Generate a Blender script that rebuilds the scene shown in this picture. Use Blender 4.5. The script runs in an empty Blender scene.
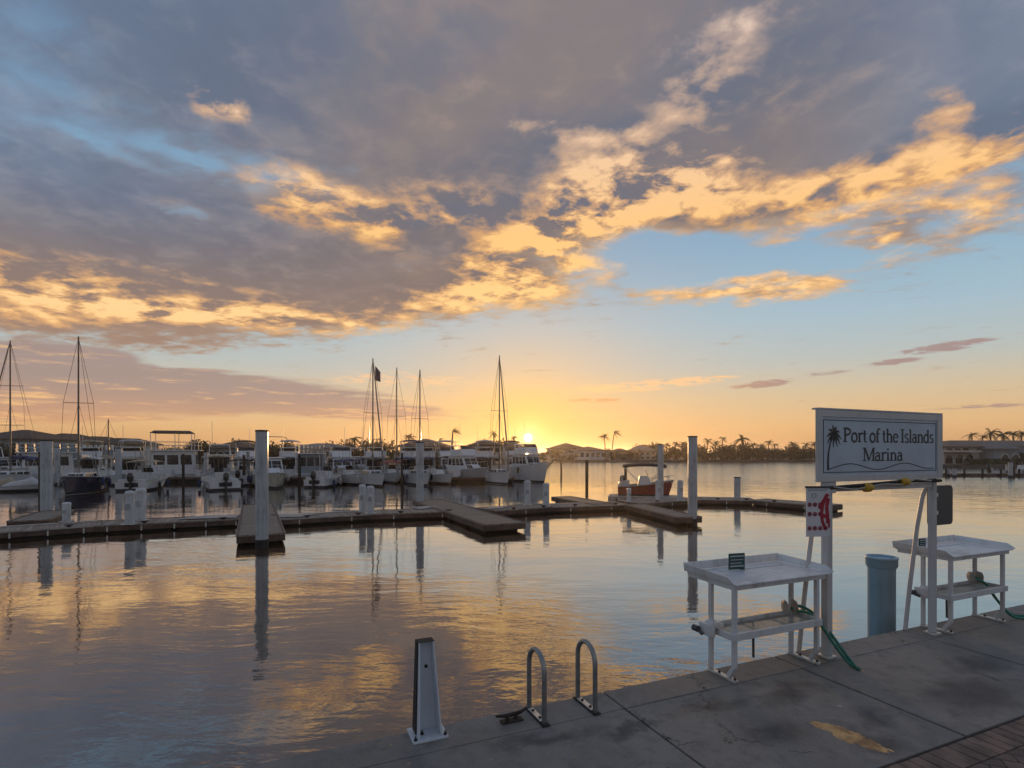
import bpy, bmesh, math, random
from math import radians as R, sin, cos, tan, atan, atan2, pi, hypot, sqrt
from mathutils import Vector, Matrix, Euler

random.seed(7)
scene = bpy.context.scene
COL = scene.collection

# ------------------------------------------------------------------ camera
F = 540.0            # focal length in pixels of the 1024 px wide frame
HY = 452.0           # row of the horizon
CAMZ = 2.8           # eye height above the water
QZ = 0.8             # top of the concrete quay above the water
cam = bpy.data.cameras.new('camera')
cam.sensor_width = 36.0
cam.lens = F / 1024 * 36.0
cam.shift_y = (HY - 384) / 1024.0
cam.clip_start = 0.05
cam.clip_end = 20000
camo = bpy.data.objects.new('camera', cam)
camo.location = (0, 0, CAMZ)
camo.rotation_euler = (R(90), 0, 0)
COL.objects.link(camo)
scene.camera = camo

scene.view_settings.view_transform = 'Standard'
scene.view_settings.look = 'None'
scene.view_settings.exposure = 0.30
scene.view_settings.gamma = 1.0
scene.view_settings.use_curve_mapping = False
scene.render.engine = 'CYCLES'
scene.cycles.max_bounces = 6
scene.cycles.use_denoising = True
scene.cycles.sample_clamp_indirect = 4.0
scene.cycles.caustics_reflective = False
scene.cycles.caustics_refractive = False


def G(px, py, z=0.0):
    """point of the level z that the photograph shows at pixel px, py"""
    d = F * (CAMZ - z) / (py - HY)
    return Vector(((px - 512) / F * d, d, z))


def XD(px, d):
    return (px - 512) / F * d


def ZD(py, d):
    return CAMZ - (py - HY) / F * d


def WL(py):
    """distance of a waterline seen at row py"""
    return F * CAMZ / (py - HY)


# ------------------------------------------------------------------ node helpers
class S:
    """a socket with arithmetic"""
    def __init__(s, nt, sock): s.nt, s.k = nt, sock
    def __add__(s, o): return mth(s.nt, 'ADD', s, o)
    __radd__ = __add__
    def __sub__(s, o): return mth(s.nt, 'SUBTRACT', s, o)
    def __rsub__(s, o): return mth(s.nt, 'SUBTRACT', o, s)
    def __mul__(s, o): return mth(s.nt, 'MULTIPLY', s, o)
    __rmul__ = __mul__
    def __truediv__(s, o): return mth(s.nt, 'DIVIDE', s, o)
    def __rtruediv__(s, o): return mth(s.nt, 'DIVIDE', o, s)


def put(nt, inp, v):
    if isinstance(v, S): nt.links.new(v.k, inp)
    elif hasattr(v, 'is_output'): nt.links.new(v, inp)
    else: inp.default_value = v


def mth(nt, op, a, b=None, c=None, clamp=False):
    n = nt.nodes.new('ShaderNodeMath'); n.operation = op; n.use_clamp = clamp
    put(nt, n.inputs[0], a)
    if b is not None: put(nt, n.inputs[1], b)
    if c is not None: put(nt, n.inputs[2], c)
    return S(nt, n.outputs[0])


def sstep(nt, v, lo, hi, a=0.0, b=1.0, kind='SMOOTHSTEP'):
    n = nt.nodes.new('ShaderNodeMapRange'); n.interpolation_type = kind
    put(nt, n.inputs['Value'], v)
    put(nt, n.inputs['From Min'], lo); put(nt, n.inputs['From Max'], hi)
    put(nt, n.inputs['To Min'], a); put(nt, n.inputs['To Max'], b)
    return S(nt, n.outputs[0])


def vec(nt, x, y, z=0.0):
    n = nt.nodes.new('ShaderNodeCombineXYZ')
    put(nt, n.inputs[0], x); put(nt, n.inputs[1], y); put(nt, n.inputs[2], z)
    return S(nt, n.outputs[0])


def vmath(nt, op, a, b=None, scale=None):
    n = nt.nodes.new('ShaderNodeVectorMath'); n.operation = op
    put(nt, n.inputs[0], a)
    if b is not None: put(nt, n.inputs[1], b)
    if scale is not None: put(nt, n.inputs['Scale'], scale)
    return S(nt, n.outputs['Vector'] if op not in ('DOT_PRODUCT', 'LENGTH', 'DISTANCE') else n.outputs['Value'])


def noise(nt, v, scale, detail=4, rough=0.55, dist=0.0, col=False):
    n = nt.nodes.new('ShaderNodeTexNoise')
    put(nt, n.inputs['Vector'], v)
    n.inputs['Scale'].default_value = scale; n.inputs['Detail'].default_value = detail
    n.inputs['Roughness'].default_value = rough; n.inputs['Distortion'].default_value = dist
    return S(nt, n.outputs['Color'] if col else n.outputs['Fac'])


def mixc(nt, f, a, b, mode='MIX'):
    n = nt.nodes.new('ShaderNodeMix'); n.data_type = 'RGBA'; n.blend_type = mode
    n.clamp_factor = True
    for i, v in ((0, f), (6, a), (7, b)):
        if isinstance(v, tuple) and len(v) == 3: v = (*v, 1.0)
        put(nt, n.inputs[i], v)
    return S(nt, n.outputs[2])


def ramp(nt, f, stops, mode='LINEAR'):
    n = nt.nodes.new('ShaderNodeValToRGB'); cr = n.color_ramp; cr.interpolation = mode
    while len(cr.elements) < len(stops): cr.elements.new(0.5)
    for e, (p, c) in zip(cr.elements, stops):
        e.position = p; e.color = (*c, 1.0)
    put(nt, n.inputs[0], f)
    return S(nt, n.outputs[0])


def lin(r, g, b):
    f = lambda c: c / 255 / 12.92 if c <= 10 else ((c / 255 + 0.055) / 1.055) ** 2.4
    return (f(r), f(g), f(b))
# ------------------------------------------------------------------ sky
SUN_AZ = math.degrees(atan((528 - 512) / F))
SUN_EL = 1.5


def azel(px, py):
    a = atan((px - 512) / F)
    return math.degrees(a), math.degrees(atan((HY - py) / F * cos(a)))


def make_world():
    w = bpy.data.worlds.new('World'); scene.world = w; w.use_nodes = True
    nt = w.node_tree; nt.nodes.clear()
    tc = nt.nodes.new('ShaderNodeTexCoord')
    D = S(nt, tc.outputs['Generated'])
    sp = nt.nodes.new('ShaderNodeSeparateXYZ'); put(nt, sp.inputs[0], D)
    x, y, z = (S(nt, o) for o in sp.outputs)
    zc = mth(nt, 'MAXIMUM', z, 0.0)
    az = mth(nt, 'ARCTAN2', x, y) * 57.29578
    el = mth(nt, 'ARCSINE', zc) * 57.29578
    # cloud plane, perspective of a level layer seen from below
    k = 1.0 / (zc + 0.09)
    P = vec(nt, x * k, y * k, 0.0)
    A = vec(nt, az, el, 0.0)
    # warped copy of (az, el): keeps the edges of the cloud banks ragged
    wn = noise(nt, P, 1.7, 5, 0.6, 0.0, True)
    wv = vmath(nt, 'SUBTRACT', wn, (0.5, 0.5, 0.5))
    amp = sstep(nt, el, 0, 25, 0.2, 0.75, 'LINEAR')
    wv = vmath(nt, 'SCALE', wv, scale=amp)
    Q = vmath(nt, 'ADD', A, vmath(nt, 'MULTIPLY', wv, (14.0, 7.0, 0.0)))
    Q2 = vmath(nt, 'ADD', A, vmath(nt, 'MULTIPLY', wv, (5.0, 1.6, 0.0)))

    def blob(px, py, rx, ry, wgt, rot=0.0, q=Q):
        a0, e0 = azel(px, py)
        # pixel radii to degrees at that place of the sky
        a1, _ = azel(px + rx, py); a2, _ = azel(px - rx, py)
        _, e1 = azel(px, py - ry); _, e2 = azel(px, py + ry)
        n = nt.nodes.new('ShaderNodeMapping'); n.vector_type = 'TEXTURE'
        put(nt, n.inputs['Vector'], q)
        n.inputs['Location'].default_value = (a0, e0, 0)
        n.inputs['Rotation'].default_value = (0, 0, R(rot))
        n.inputs['Scale'].default_value = (abs(a1 - a2) / 2, abs(e1 - e2) / 2, 1)
        g = nt.nodes.new('ShaderNodeTexGradient'); g.gradient_type = 'SPHERICAL'
        nt.links.new(n.outputs[0], g.inputs[0])
        f = sstep(nt, S(nt, g.outputs['Fac']), 0.0, 0.75)
        return f * wgt

    def total(lst, q=Q):
        t = None
        for b in lst:
            v = blob(*b, q=q)
            t = v if t is None else t + v
        return t

    # ---- clear sky: the physical sky gives the base, warmed along the horizon
    sky = nt.nodes.new('ShaderNodeTexSky'); sky.sky_type = 'NISHITA'
    sky.sun_disc = False; sky.sun_elevation = R(SUN_EL); sky.sun_rotation = R(SUN_AZ)
    sky.air_density = 1.6; sky.dust_density = 1.2; sky.ozone_density = 2.0
    nish = vmath(nt, 'SCALE', S(nt, sky.outputs[0]), scale=0.10)
    e01 = mth(nt, 'DIVIDE', el, 90.0)
    clear = ramp(nt, e01, [
        (0.0, lin(206, 152, 98)), (0.028, lin(220, 178, 126)), (0.06, lin(204, 184, 152)),
        (0.095, lin(176, 184, 182)), (0.14, lin(156, 182, 196)), (0.22, lin(130, 165, 192)),
        (0.40, lin(98, 134, 166)), (1.0, lin(70, 104, 145))])
    clear = mixc(nt, 0.12, clear, nish)
    # angle to the sun
    sd = (sin(R(SUN_AZ)) * cos(R(SUN_EL)), cos(R(SUN_AZ)) * cos(R(SUN_EL)), sin(R(SUN_EL)))
    dot = vmath(nt, 'DOT_PRODUCT', vmath(nt, 'NORMALIZE', D), sd)
    ang = mth(nt, 'ARCCOSINE', mth(nt, 'MINIMUM', dot, 0.9999999)) * 57.29578
    g1 = mth(nt, 'EXPONENT', ang * (-1 / 7.5))
    g2 = mth(nt, 'EXPONENT', ang * (-1 / 2.1))
    disc = sstep(nt, ang, 0.50, 0.28)
    glowc = mixc(nt, mth(nt, 'MULTIPLY', g1, 0.85), clear, lin(255, 190, 84))

    # ---- clouds
    f1 = noise(nt, P, 1.9, 9, 0.58, 0.25)
    f2 = noise(nt, vmath(nt, 'ADD', P, (5.3, 2.1, 0.0)), 5.2, 7, 0.62, 0.4)
    # towards the light, for the relief of the puffs
    P2 = vmath(nt, 'ADD', P, (0.02, 0.16, 0.0))
    f1b = noise(nt, P2, 1.9, 9, 0.58, 0.25)
    f2b = noise(nt, vmath(nt, 'ADD', P2, (5.3, 2.1, 0.0)), 5.2, 7, 0.62, 0.4)
    relief = (f1 - f1b) * 1.6 + (f2 - f2b) * 0.9

    deck = sstep(nt, el, 26, 40, 0.0, 0.42)           # overcast above the frame
    cov = deck + total([
        (40, 60, 420, 260, 0.44, 0), (430, 40, 460, 250, 0.66, 0), (850, 60, 480, 210, 0.66, 0),
        (120, 260, 380, 120, 0.95, 0), (60, 290, 260, 70, 0.55, 0), (400, 250, 260, 115, 0.72, 8),
        (300, 290, 180, 50, 0.40, 0),
        (620, 165, 320, 95, 0.60, 6), (880, 150, 360, 90, 0.62, 2),
        (610, 222, 170, 50, 0.26, 0), (735, 288, 170, 26, 0.50, 0), (540, 285, 190, 46, 0.42, 10),
        (950, 222, 190, 46, 0.42, 4), (830, 236, 130, 26, 0.34, 0), (780, 262, 120, 20, -0.2, 0),
        (20, 180, 80, 14, -0.22, 0), (190, 204, 80, 14, -0.36, 0), (70, 14, 150, 44, -0.20, 0), (110, 150, 110, 10, -0.16, -8), (205, 160, 60, 10, -0.22, 0), (20, 120, 80, 14, -0.10, 0),
        (668, 256, 110, 30, -0.55, 0), (985, 90, 90, 50, -0.10, 0), (350, 235, 50, 18, -0.15, 0),
    ])
    f4 = noise(nt, vec(nt, x * k * 1.0 + y * k * 0.5, y * k * 1.6, 4.0), 6.0, 7, 0.60, 0.5)
    dens = sstep(nt, cov + (f1 - 0.5) * 0.85 + (f2 - 0.5) * sstep(nt, el, 14, 24, 0.9, 0.5) + (f4 - 0.5) * sstep(nt, el, 14, 24, 0.85, 0.42), 0.12, 0.60)
    thick = sstep(nt, cov + (f1 - 0.5) * 0.9 + (f2 - 0.5) * 0.4, 0.20, 0.80)

    lit = total([
        (340, 205, 110, 42, 1.0, -8), (300, 190, 70, 30, 0.5, 0), (445, 200, 90, 34, 0.75, 0), (610, 210, 190, 66, 1.2, 10),
        (650, 175, 130, 50, 0.7, -6), (540, 268, 140, 56, 1.1, 14), (590, 235, 90, 40, 0.4, 0), (890, 178, 260, 54, 0.85, 2), (760, 190, 90, 40, 0.4, 0),
        (250, 318, 260, 20, 0.95, 2), (60, 300, 210, 44, 0.8, 0), (180, 300, 320, 44, 0.34, 0), (440, 300, 120, 24, 0.7, 6), (580, 130, 110, 20, 0.45, -3),
        (225, 93, 50, 34, 1.1, 0), (705, 65, 80, 90, 0.42, 30), (945, 102, 50, 28, 0.65, 0), (770, 8, 90, 22, 0.45, 0),
        (740, 284, 160, 34, 1.0, 0), (620, 110, 330, 110, 0.14, 0), (950, 225, 170, 40, 0.6, 4), (830, 240, 150, 34, 0.5, 0), (180, 197, 60, 10, 0.12, 0),
    ])
    f3 = noise(nt, vmath(nt, 'ADD', P, vmath(nt, 'SCALE', wv, scale=0.25)), 9.0, 6, 0.58, 0.5)
    f3b = noise(nt, vmath(nt, 'ADD', P2, vmath(nt, 'SCALE', wv, scale=0.25)), 9.0, 6, 0.58, 0.5)
    fine = (f3 - f3b) * 0.8 + (f3 - 0.5) * 0.7
    shadow = ramp(nt, e01, [
        (0.0, lin(170, 130, 104)), (0.10, lin(146, 118, 102)), (0.19, lin(117, 102, 97)),
        (0.28, lin(104, 100, 106)), (0.42, lin(102, 107, 122)), (1.0, lin(92, 108, 138))])
    # cooler far from the sun on either side, with mauve and slate drifts
    cool = mth(nt, 'MAXIMUM', sstep(nt, az, -10, -42, 0.0, 0.75), sstep(nt, az, 24, 44, 0.0, 0.6))
    cool = cool * sstep(nt, el, 13, 24)
    shadow = mixc(nt, cool, shadow, lin(88, 110, 138))
    tint = noise(nt, vmath(nt, 'ADD', P, (9.0, 4.0, 0.0)), 1.3, 5, 0.6, 0.5)
    shadow = mixc(nt, sstep(nt, tint, 0.42, 0.66, 0.0, 0.7) * sstep(nt, el, 12, 24), shadow, mixc(nt, cool, lin(130, 116, 111), lin(108, 131, 158)))
    shadow = mixc(nt, sstep(nt, tint, 0.52, 0.34, 0.0, 0.6) * sstep(nt, el, 14, 26), shadow, lin(90, 98, 116))
    shadow = mixc(nt, sstep(nt, fine * 0.7 + relief * 0.6, -0.12, 0.35, 0.0, 0.42), shadow, mixc(nt, cool, lin(146, 130, 122), lin(126, 142, 164)))
    midc = ramp(nt, e01, [(0.0, lin(226, 158, 92)), (0.14, lin(204, 156, 106)), (0.24, lin(194, 146, 98)), (0.33, lin(182, 152, 130)), (0.45, lin(158, 146, 146)), (1.0, lin(130, 132, 146))])
    litc = ramp(nt, e01, [
        (0.0, lin(244, 178, 100)), (0.14, lin(244, 198, 136)), (0.24, lin(238, 186, 118)),
        (0.33, lin(224, 188, 154)), (0.45, lin(206, 188, 178)), (1.0, lin(160, 160, 172))])
    litc = mixc(nt, g1 * 1.2, litc, lin(255, 206, 112))
    tl = mth(nt, 'MINIMUM', lit, 1.15) * 0.465 + relief * (lit * 1.25 + 0.32) + fine * (lit * 0.95 + 0.14) * sstep(nt, el, 10, 18, 0.45, 1.0) + (f2 - 0.5) * lit * 0.75 + (f1 - 0.5) * lit * 0.4 - 0.02
    cloudc = mixc(nt, sstep(nt, tl, 0.04, 0.50), shadow, midc)
    cloudc = mixc(nt, sstep(nt, tl, 0.38, 0.80), cloudc, litc)
    # thin edges glow
    edge = (1.0 - thick) * sstep(nt, ang, 60, 18, 0.0, 0.55) * sstep(nt, lit, 0.0, 0.5, 0.3, 1.0)
    cloudc = mixc(nt, edge, cloudc, litc)
    out = mixc(nt, dens * 0.96, glowc, cloudc)

    # ---- low bank on the left and the thin streaks on the right
    Pl = vec(nt, az * 0.05, el * 0.42, 0.0)
    s1 = noise(nt, Pl, 2.0, 6, 0.6, 0.3)
    s2 = noise(nt, vec(nt, az * 0.085, el * 0.9, 3.0), 2.4, 5, 0.6, 0.3)
    low = total([
        (60, 385, 330, 48, 0.80, 0), (290, 398, 210, 30, 0.62, -2), (60, 350, 130, 22, 0.45, 0), (60, 425, 420, 20, 0.20, 0),
        (430, 415, 160, 14, 0.30, 0),
    ], Q2)
    lowd = sstep(nt, low + (s1 - 0.5) * 0.9 + (s2 - 0.5) * 0.55, 0.26, 0.52)
    lowlit = sstep(nt, s2 + (s1 - 0.5) * 0.9, 0.54, 0.76) * sstep(nt, el, 8.5, 2.5, 0.55, 1.0)
    lowc = mixc(nt, sstep(nt, el, 0.5, 6.5), lin(208, 150, 104), lin(150, 130, 124))
    lowc = mixc(nt, lowlit, lowc, lin(236, 184, 124))
    out = mixc(nt, lowd * 0.9, out, lowc)
    streak = total([
        (945, 347, 75, 7, 1.0, 4), (890, 363, 50, 5, 0.8, 3), (762, 384, 48, 6, 1.0, 4), (825, 374, 40, 4, 0.5, 2),
        (600, 401, 60, 4, 0.6, 0), (990, 406, 80, 4, 0.55, 0), (880, 410, 120, 4, 0.35, 0),
    ], Q2)
    s4 = noise(nt, vec(nt, az * 0.5 + el * 0.6, el * 2.6, 7.0), 1.0, 6, 0.65, 0.6)
    sk = sstep(nt, streak * sstep(nt, s4, 0.3, 0.6, 0.25, 1.2) + (s4 - 0.5) * 0.6, 0.22, 0.85)
    skc = mixc(nt, sstep(nt, az, 10, 30), lin(212, 150, 96), lin(150, 124, 120))
    out = mixc(nt, sk * 0.85, out, skc)
    streak2 = total([
        (640, 386, 120, 9, 0.75, 2), (700, 379, 60, 5, 0.55, 2), (320, 350, 0.1, 0.1, 0, 0), (400, 380, 130, 14, 0.5, 0), (590, 415, 90, 6, .4, 0)], Q2)
    sk2 = sstep(nt, streak2 * sstep(nt, s4, 0.3, 0.6, 0.2, 1.2) + (s2 - 0.5) * 0.6, 0.2, 0.85)
    out = mixc(nt, sk2 * 0.7, out, mixc(nt, g1, lin(240, 186, 132), lin(255, 205, 120)))

    # ---- the sun and its aureole
    out = mixc(nt, g2 * 0.9, out, lin(255, 214, 110))
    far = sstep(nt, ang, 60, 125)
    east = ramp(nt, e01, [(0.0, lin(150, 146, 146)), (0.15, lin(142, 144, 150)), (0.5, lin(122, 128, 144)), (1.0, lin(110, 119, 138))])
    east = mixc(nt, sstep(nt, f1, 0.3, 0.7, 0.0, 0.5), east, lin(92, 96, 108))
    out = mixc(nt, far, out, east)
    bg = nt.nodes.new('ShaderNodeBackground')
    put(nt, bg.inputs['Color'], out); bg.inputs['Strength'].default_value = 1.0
    bs = nt.nodes.new('ShaderNodeBackground')
    bs.inputs['Color'].default_value = (1.0, 0.80, 0.42, 1)
    put(nt, bs.inputs['Strength'], disc * 9.0 + mth(nt, 'EXPONENT', ang * (-1 / 0.7)) * 0.9)
    ad = nt.nodes.new('ShaderNodeAddShader')
    nt.links.new(bg.outputs[0], ad.inputs[0]); nt.links.new(bs.outputs[0], ad.inputs[1])
    o = nt.nodes.new('ShaderNodeOutputWorld'); nt.links.new(ad.outputs[0], o.inputs[0])
    w.cycles.sampling_method = 'MANUAL'; w.cycles.sample_map_resolution = 1024


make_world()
sun = bpy.data.lights.new('sun', 'SUN'); sun.energy = 2.0; sun.angle = R(0.6); sun.color = (1.0, 0.55, 0.22)
suno = bpy.data.objects.new('sun', sun); COL.objects.link(suno)
sd = Vector((sin(R(SUN_AZ)) * cos(R(SUN_EL)), cos(R(SUN_AZ)) * cos(R(SUN_EL)), sin(R(SUN_EL))))
suno.rotation_euler = sd.to_track_quat('Z', 'Y').to_euler()
suno.location = sd * 500
# ------------------------------------------------------------------ materials
def new_mat(name):
    m = bpy.data.materials.new(name); m.use_nodes = True
    nt = m.node_tree
    return m, nt, nt.nodes['Principled BSDF']


def obj_coord(nt):
    tc = nt.nodes.new('ShaderNodeTexCoord'); return S(nt, tc.outputs['Object'])


def water_material():
    m, nt, p = new_mat('marina_water')
    c = obj_coord(nt)
    sp = nt.nodes.new('ShaderNodeSeparateXYZ'); put(nt, sp.inputs[0], c)
    x, y = S(nt, sp.outputs[0]), S(nt, sp.outputs[1])
    p.inputs['Base Color'].default_value = (0.085, 0.050, 0.026, 1)
    p.inputs['IOR'].default_value = 2.9
    # small wind ripples running across, in patches, over a faint long swell
    warp = noise(nt, c, 0.25, 2, 0.5, 0, True)
    cw = vmath(nt, 'ADD', c, vmath(nt, 'SCALE', vmath(nt, 'SUBTRACT', warp, (.5, .5, .5)), scale=1.4))
    def st(v, sx, sy, rot):
        n = nt.nodes.new('ShaderNodeMapping'); put(nt, n.inputs['Vector'], v)
        n.inputs['Scale'].default_value = (sx, sy, 1); n.inputs['Rotation'].default_value = (0, 0, R(rot))
        return S(nt, n.outputs[0])
    r0 = noise(nt, st(cw, 1.0, 1.8, -20), 7.0, 2, 0.5, 0.4)
    r1 = noise(nt, st(cw, 1.0, 2.2, 12), 2.6, 3, 0.5, 0.3)
    r2 = noise(nt, st(cw, 1.0, 2.6, -10), 0.9, 2, 0.5, 0.2)
    r3 = noise(nt, st(cw, 1.0, 3.0, 4), 0.22, 2, 0.5)
    patch = sstep(nt, noise(nt, c, 0.16, 3, 0.55), 0.38, 0.62, 0.30, 1.0)
    bay = sstep(nt, y + x * 0.5, 34, 75)
    h = r1 * 0.0060 * patch + r0 * 0.0012 * patch + r2 * 0.010 * patch + r3 * (bay * 0.05 + 0.012) + r2 * bay * 0.05
    b = nt.nodes.new('ShaderNodeBump'); b.inputs['Strength'].default_value = 1.0
    b.inputs['Distance'].default_value = 1.0
    put(nt, b.inputs['Height'], h)
    put(nt, p.inputs['Roughness'], bay * 0.10 + 0.025)
    nt.links.new(b.outputs[0], p.inputs['Normal'])
    # mirror share rises towards grazing view, as on calm water
    p.inputs['Specular IOR Level'].default_value = 0.0
    gl = nt.nodes.new('ShaderNodeBsdfGlossy'); gl.inputs['Color'].default_value = (1, 1, 1, 1)
    put(nt, gl.inputs['Roughness'], bay * 0.10 + 0.025); nt.links.new(b.outputs[0], gl.inputs['Normal'])
    lw = nt.nodes.new('ShaderNodeLayerWeight'); lw.inputs['Blend'].default_value = 0.5; nt.links.new(b.outputs[0], lw.inputs['Normal'])
    mx = nt.nodes.new('ShaderNodeMixShader')
    put(nt, mx.inputs[0], mth(nt, 'POWER', S(nt, lw.outputs['Facing']), 2.3))
    nt.links.new(p.outputs[0], mx.inputs[1]); nt.links.new(gl.outputs[0], mx.inputs[2])
    nt.links.new(mx.outputs[0], nt.nodes['Material Output'].inputs['Surface'])
    return m


def mesh_obj(name, verts, faces, mat=None, parent=None, kind=None):
    me = bpy.data.meshes.new(name); me.from_pydata(verts, [], faces); me.update()
    o = bpy.data.objects.new(name, me); COL.objects.link(o)
    if mat: me.materials.append(mat)
    if parent: o.parent = parent
    if kind: o['kind'] = kind
    return o


water = mesh_obj('water', [(-4000, -60, 0), (4000, -60, 0), (4000, 6000, 0), (-4000, 6000, 0)], [(0, 1, 2, 3)], water_material(), kind='structure')
def simple(name, col, rough=0.5, metal=0.0, var=0.12, scale=3.0, bump=0.0, coat=0.0, detail=5):
    """base colour with a little uneven wear, so that no surface is one flat value"""
    m, nt, p = new_mat(name)
    c = obj_coord(nt)
    n = noise(nt, c, scale, detail, 0.6)
    lo = tuple(v * (1 - var) for v in col); hi = tuple(min(1, v * (1 + var)) for v in col)
    put(nt, p.inputs['Base Color'], mixc(nt, sstep(nt, n, 0.3, 0.7), lo, hi))
    p.inputs['Metallic'].default_value = metal
    put(nt, p.inputs['Roughness'], sstep(nt, n, 0.25, 0.75, max(0, rough - 0.08), min(1, rough + 0.10), 'LINEAR'))
    if coat: p.inputs['Coat Weight'].default_value = coat
    if bump:
        b = nt.nodes.new('ShaderNodeBump'); b.inputs['Strength'].default_value = 0.6
        b.inputs['Distance'].default_value = bump
        put(nt, b.inputs['Height'], noise(nt, c, scale * 4, 6, 0.6))
        nt.links.new(b.outputs[0], p.inputs['Normal'])
    return m


def dirty_white(name, col, streak=0.35, rough=0.45):
    """painted or moulded white with grime streaks that run downwards"""
    m, nt, p = new_mat(name)
    c = obj_coord(nt)
    mp = nt.nodes.new('ShaderNodeMapping'); put(nt, mp.inputs['Vector'], c)
    mp.inputs['Scale'].default_value = (1, 1, 0.12)
    n = noise(nt, S(nt, mp.outputs[0]), 14, 5, 0.6)
    n2 = noise(nt, c, 2.2, 5, 0.6)
    f = sstep(nt, n * 0.6 + n2 * 0.5, 0.50, 0.78) * streak
    put(nt, p.inputs['Base Color'], mixc(nt, f, col, tuple(v * k for v, k in zip(col, (0.42, 0.38, 0.32)))))
    put(nt, p.inputs['Roughness'], sstep(nt, n2, 0.3, 0.7, rough - 0.1, rough + 0.15))
    return m


def concrete_material():
    m, nt, p = new_mat('quay_concrete')
    c = obj_coord(nt)
    n1 = noise(nt, c, 0.9, 7, 0.62, 0.4); n2 = noise(nt, c, 7, 6, 0.65); n3 = noise(nt, c, 90, 3, 0.6)
    n4 = noise(nt, vmath(nt, 'ADD', c, (3.1, 7.7, 0)), 1.7, 5, 0.6, 0.8)
    col = mixc(nt, sstep(nt, n1, 0.32, 0.68), (0.19, 0.175, 0.158), (0.31, 0.285, 0.255))
    col = mixc(nt, sstep(nt, n2, 0.45, 0.75, 0, 0.5), col, (0.085, 0.083, 0.082))
    # worn dark patches: spilt fuel and fish water
    spots = None
    for (s, t, rx, ry) in ((1.10, 1.02, 0.38, 0.20), (0.95, 0.50, 0.42, 0.10), (1.95, 1.15, 0.30, 0.16), (3.1, 1.25, 0.8, 0.30),
                           (3.9, 0.9, 0.7, 0.22), (1.75, 0.62, 0.5, 0.16), (0.1, 0.55, 0.4, 0.10), (-0.5, 0.42, 0.6, 0.12), (4.7, 1.2, 0.9, 0.22), (1.62, 1.38, 0.18, 0.3)):
        mp = nt.nodes.new('ShaderNodeMapping'); mp.vector_type = 'TEXTURE'
        wv = vmath(nt, 'SCALE', vmath(nt, 'SUBTRACT', noise(nt, c, 2.6, 5, 0.62, 0, True), (.5, .5, .5)), scale=0.55)
        put(nt, mp.inputs['Vector'], vmath(nt, 'ADD', c, wv))
        mp.inputs['Location'].default_value = (s, -t, 0); mp.inputs['Scale'].default_value = (rx, ry, 9)
        g = nt.nodes.new('ShaderNodeTexGradient'); g.gradient_type = 'SPHERICAL'
        nt.links.new(mp.outputs[0], g.inputs[0])
        v = S(nt, g.outputs['Fac']); spots = v if spots is None else mth(nt, 'MAXIMUM', spots, v)
    dark = sstep(nt, spots + (n2 - 0.5) * 0.35 + (n1 - 0.5) * 0.8, -0.05, 0.95, 0, 0.70)
    col = mixc(nt, dark, col, (0.042, 0.041, 0.043))
    col = mixc(nt, sstep(nt, n4, 0.62, 0.72, 0, 0.35), col, (0.21, 0.205, 0.2))
    # the ochre spalled patch
    mp = nt.nodes.new('ShaderNodeMapping'); mp.vector_type = 'TEXTURE'
    wv = vmath(nt, 'SCALE', vmath(nt, 'SUBTRACT', noise(nt, c, 6, 6, 0.65, 0, True), (.5, .5, .5)), scale=0.26)
    put(nt, mp.inputs['Vector'], vmath(nt, 'ADD', c, wv))
    mp.inputs['Location'].default_value = (1.50, -1.25, 0); mp.inputs['Rotation'].default_value = (0, 0, R(10))
    mp.inputs['Scale'].default_value = (0.125, 0.27, 9)
    g = nt.nodes.new('ShaderNodeTexGradient'); g.gradient_type = 'SPHERICAL'; nt.links.new(mp.outputs[0], g.inputs[0])
    och = sstep(nt, S(nt, g.outputs['Fac']) + (noise(nt, c, 8, 6, 0.6) - 0.5) * 1.3, 0.24, 0.30)
    ocol = mixc(nt, sstep(nt, noise(nt, c, 7, 4, 0.5), 0.38, 0.60), (0.34, 0.19, 0.08), (0.80, 0.47, 0.19))
    col = mixc(nt, och, col, ocol)
    col = mixc(nt, sstep(nt, n3, 0.35, 0.65, 0, 0.25), col, (0.07, 0.07, 0.07))
    vo = nt.nodes.new('ShaderNodeTexVoronoi'); vo.feature = 'DISTANCE_TO_EDGE'; vo.inputs['Scale'].default_value = 0.42
    put(nt, vo.inputs['Vector'], vmath(nt, 'ADD', c, vmath(nt, 'SCALE', noise(nt, c, 2.2, 6, 0.7, 0, True), scale=0.5)))
    crack = sstep(nt, S(nt, vo.outputs['Distance']), 0.0035, 0.0008) * sstep(nt, n4, 0.45, 0.55)
    col = mixc(nt, crack * 0.85, col, (0.02, 0.02, 0.02))
    ag = nt.nodes.new('ShaderNodeTexVoronoi'); ag.inputs['Scale'].default_value = 55; put(nt, ag.inputs['Vector'], c)
    col = mixc(nt, sstep(nt, S(nt, ag.outputs['Distance']), 0.35, 0.1, 0, 0.30), col, mixc(nt, S(nt, ag.outputs['Color']), (0.05, 0.05, 0.05), (0.34, 0.33, 0.31)))
    drop = nt.nodes.new('ShaderNodeTexVoronoi'); drop.inputs['Scale'].default_value = 2.3; put(nt, drop.inputs['Vector'], c)
    col = mixc(nt, sstep(nt, S(nt, drop.outputs['Distance']) + (n2 - 0.5) * 0.12, 0.05, 0.025, 0, 0.6), col, (0.42, 0.41, 0.39))
    put(nt, p.inputs['Base Color'], col)
    put(nt, p.inputs['Roughness'], sstep(nt, n1, 0.3, 0.7, 0.62, 0.85))
    b = nt.nodes.new('ShaderNodeBump'); b.inputs['Strength'].default_value = 0.5; b.inputs['Distance'].default_value = 0.006
    put(nt, b.inputs['Height'], n2 * 0.7 + n3 * 0.5 - och * 0.8)
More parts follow.
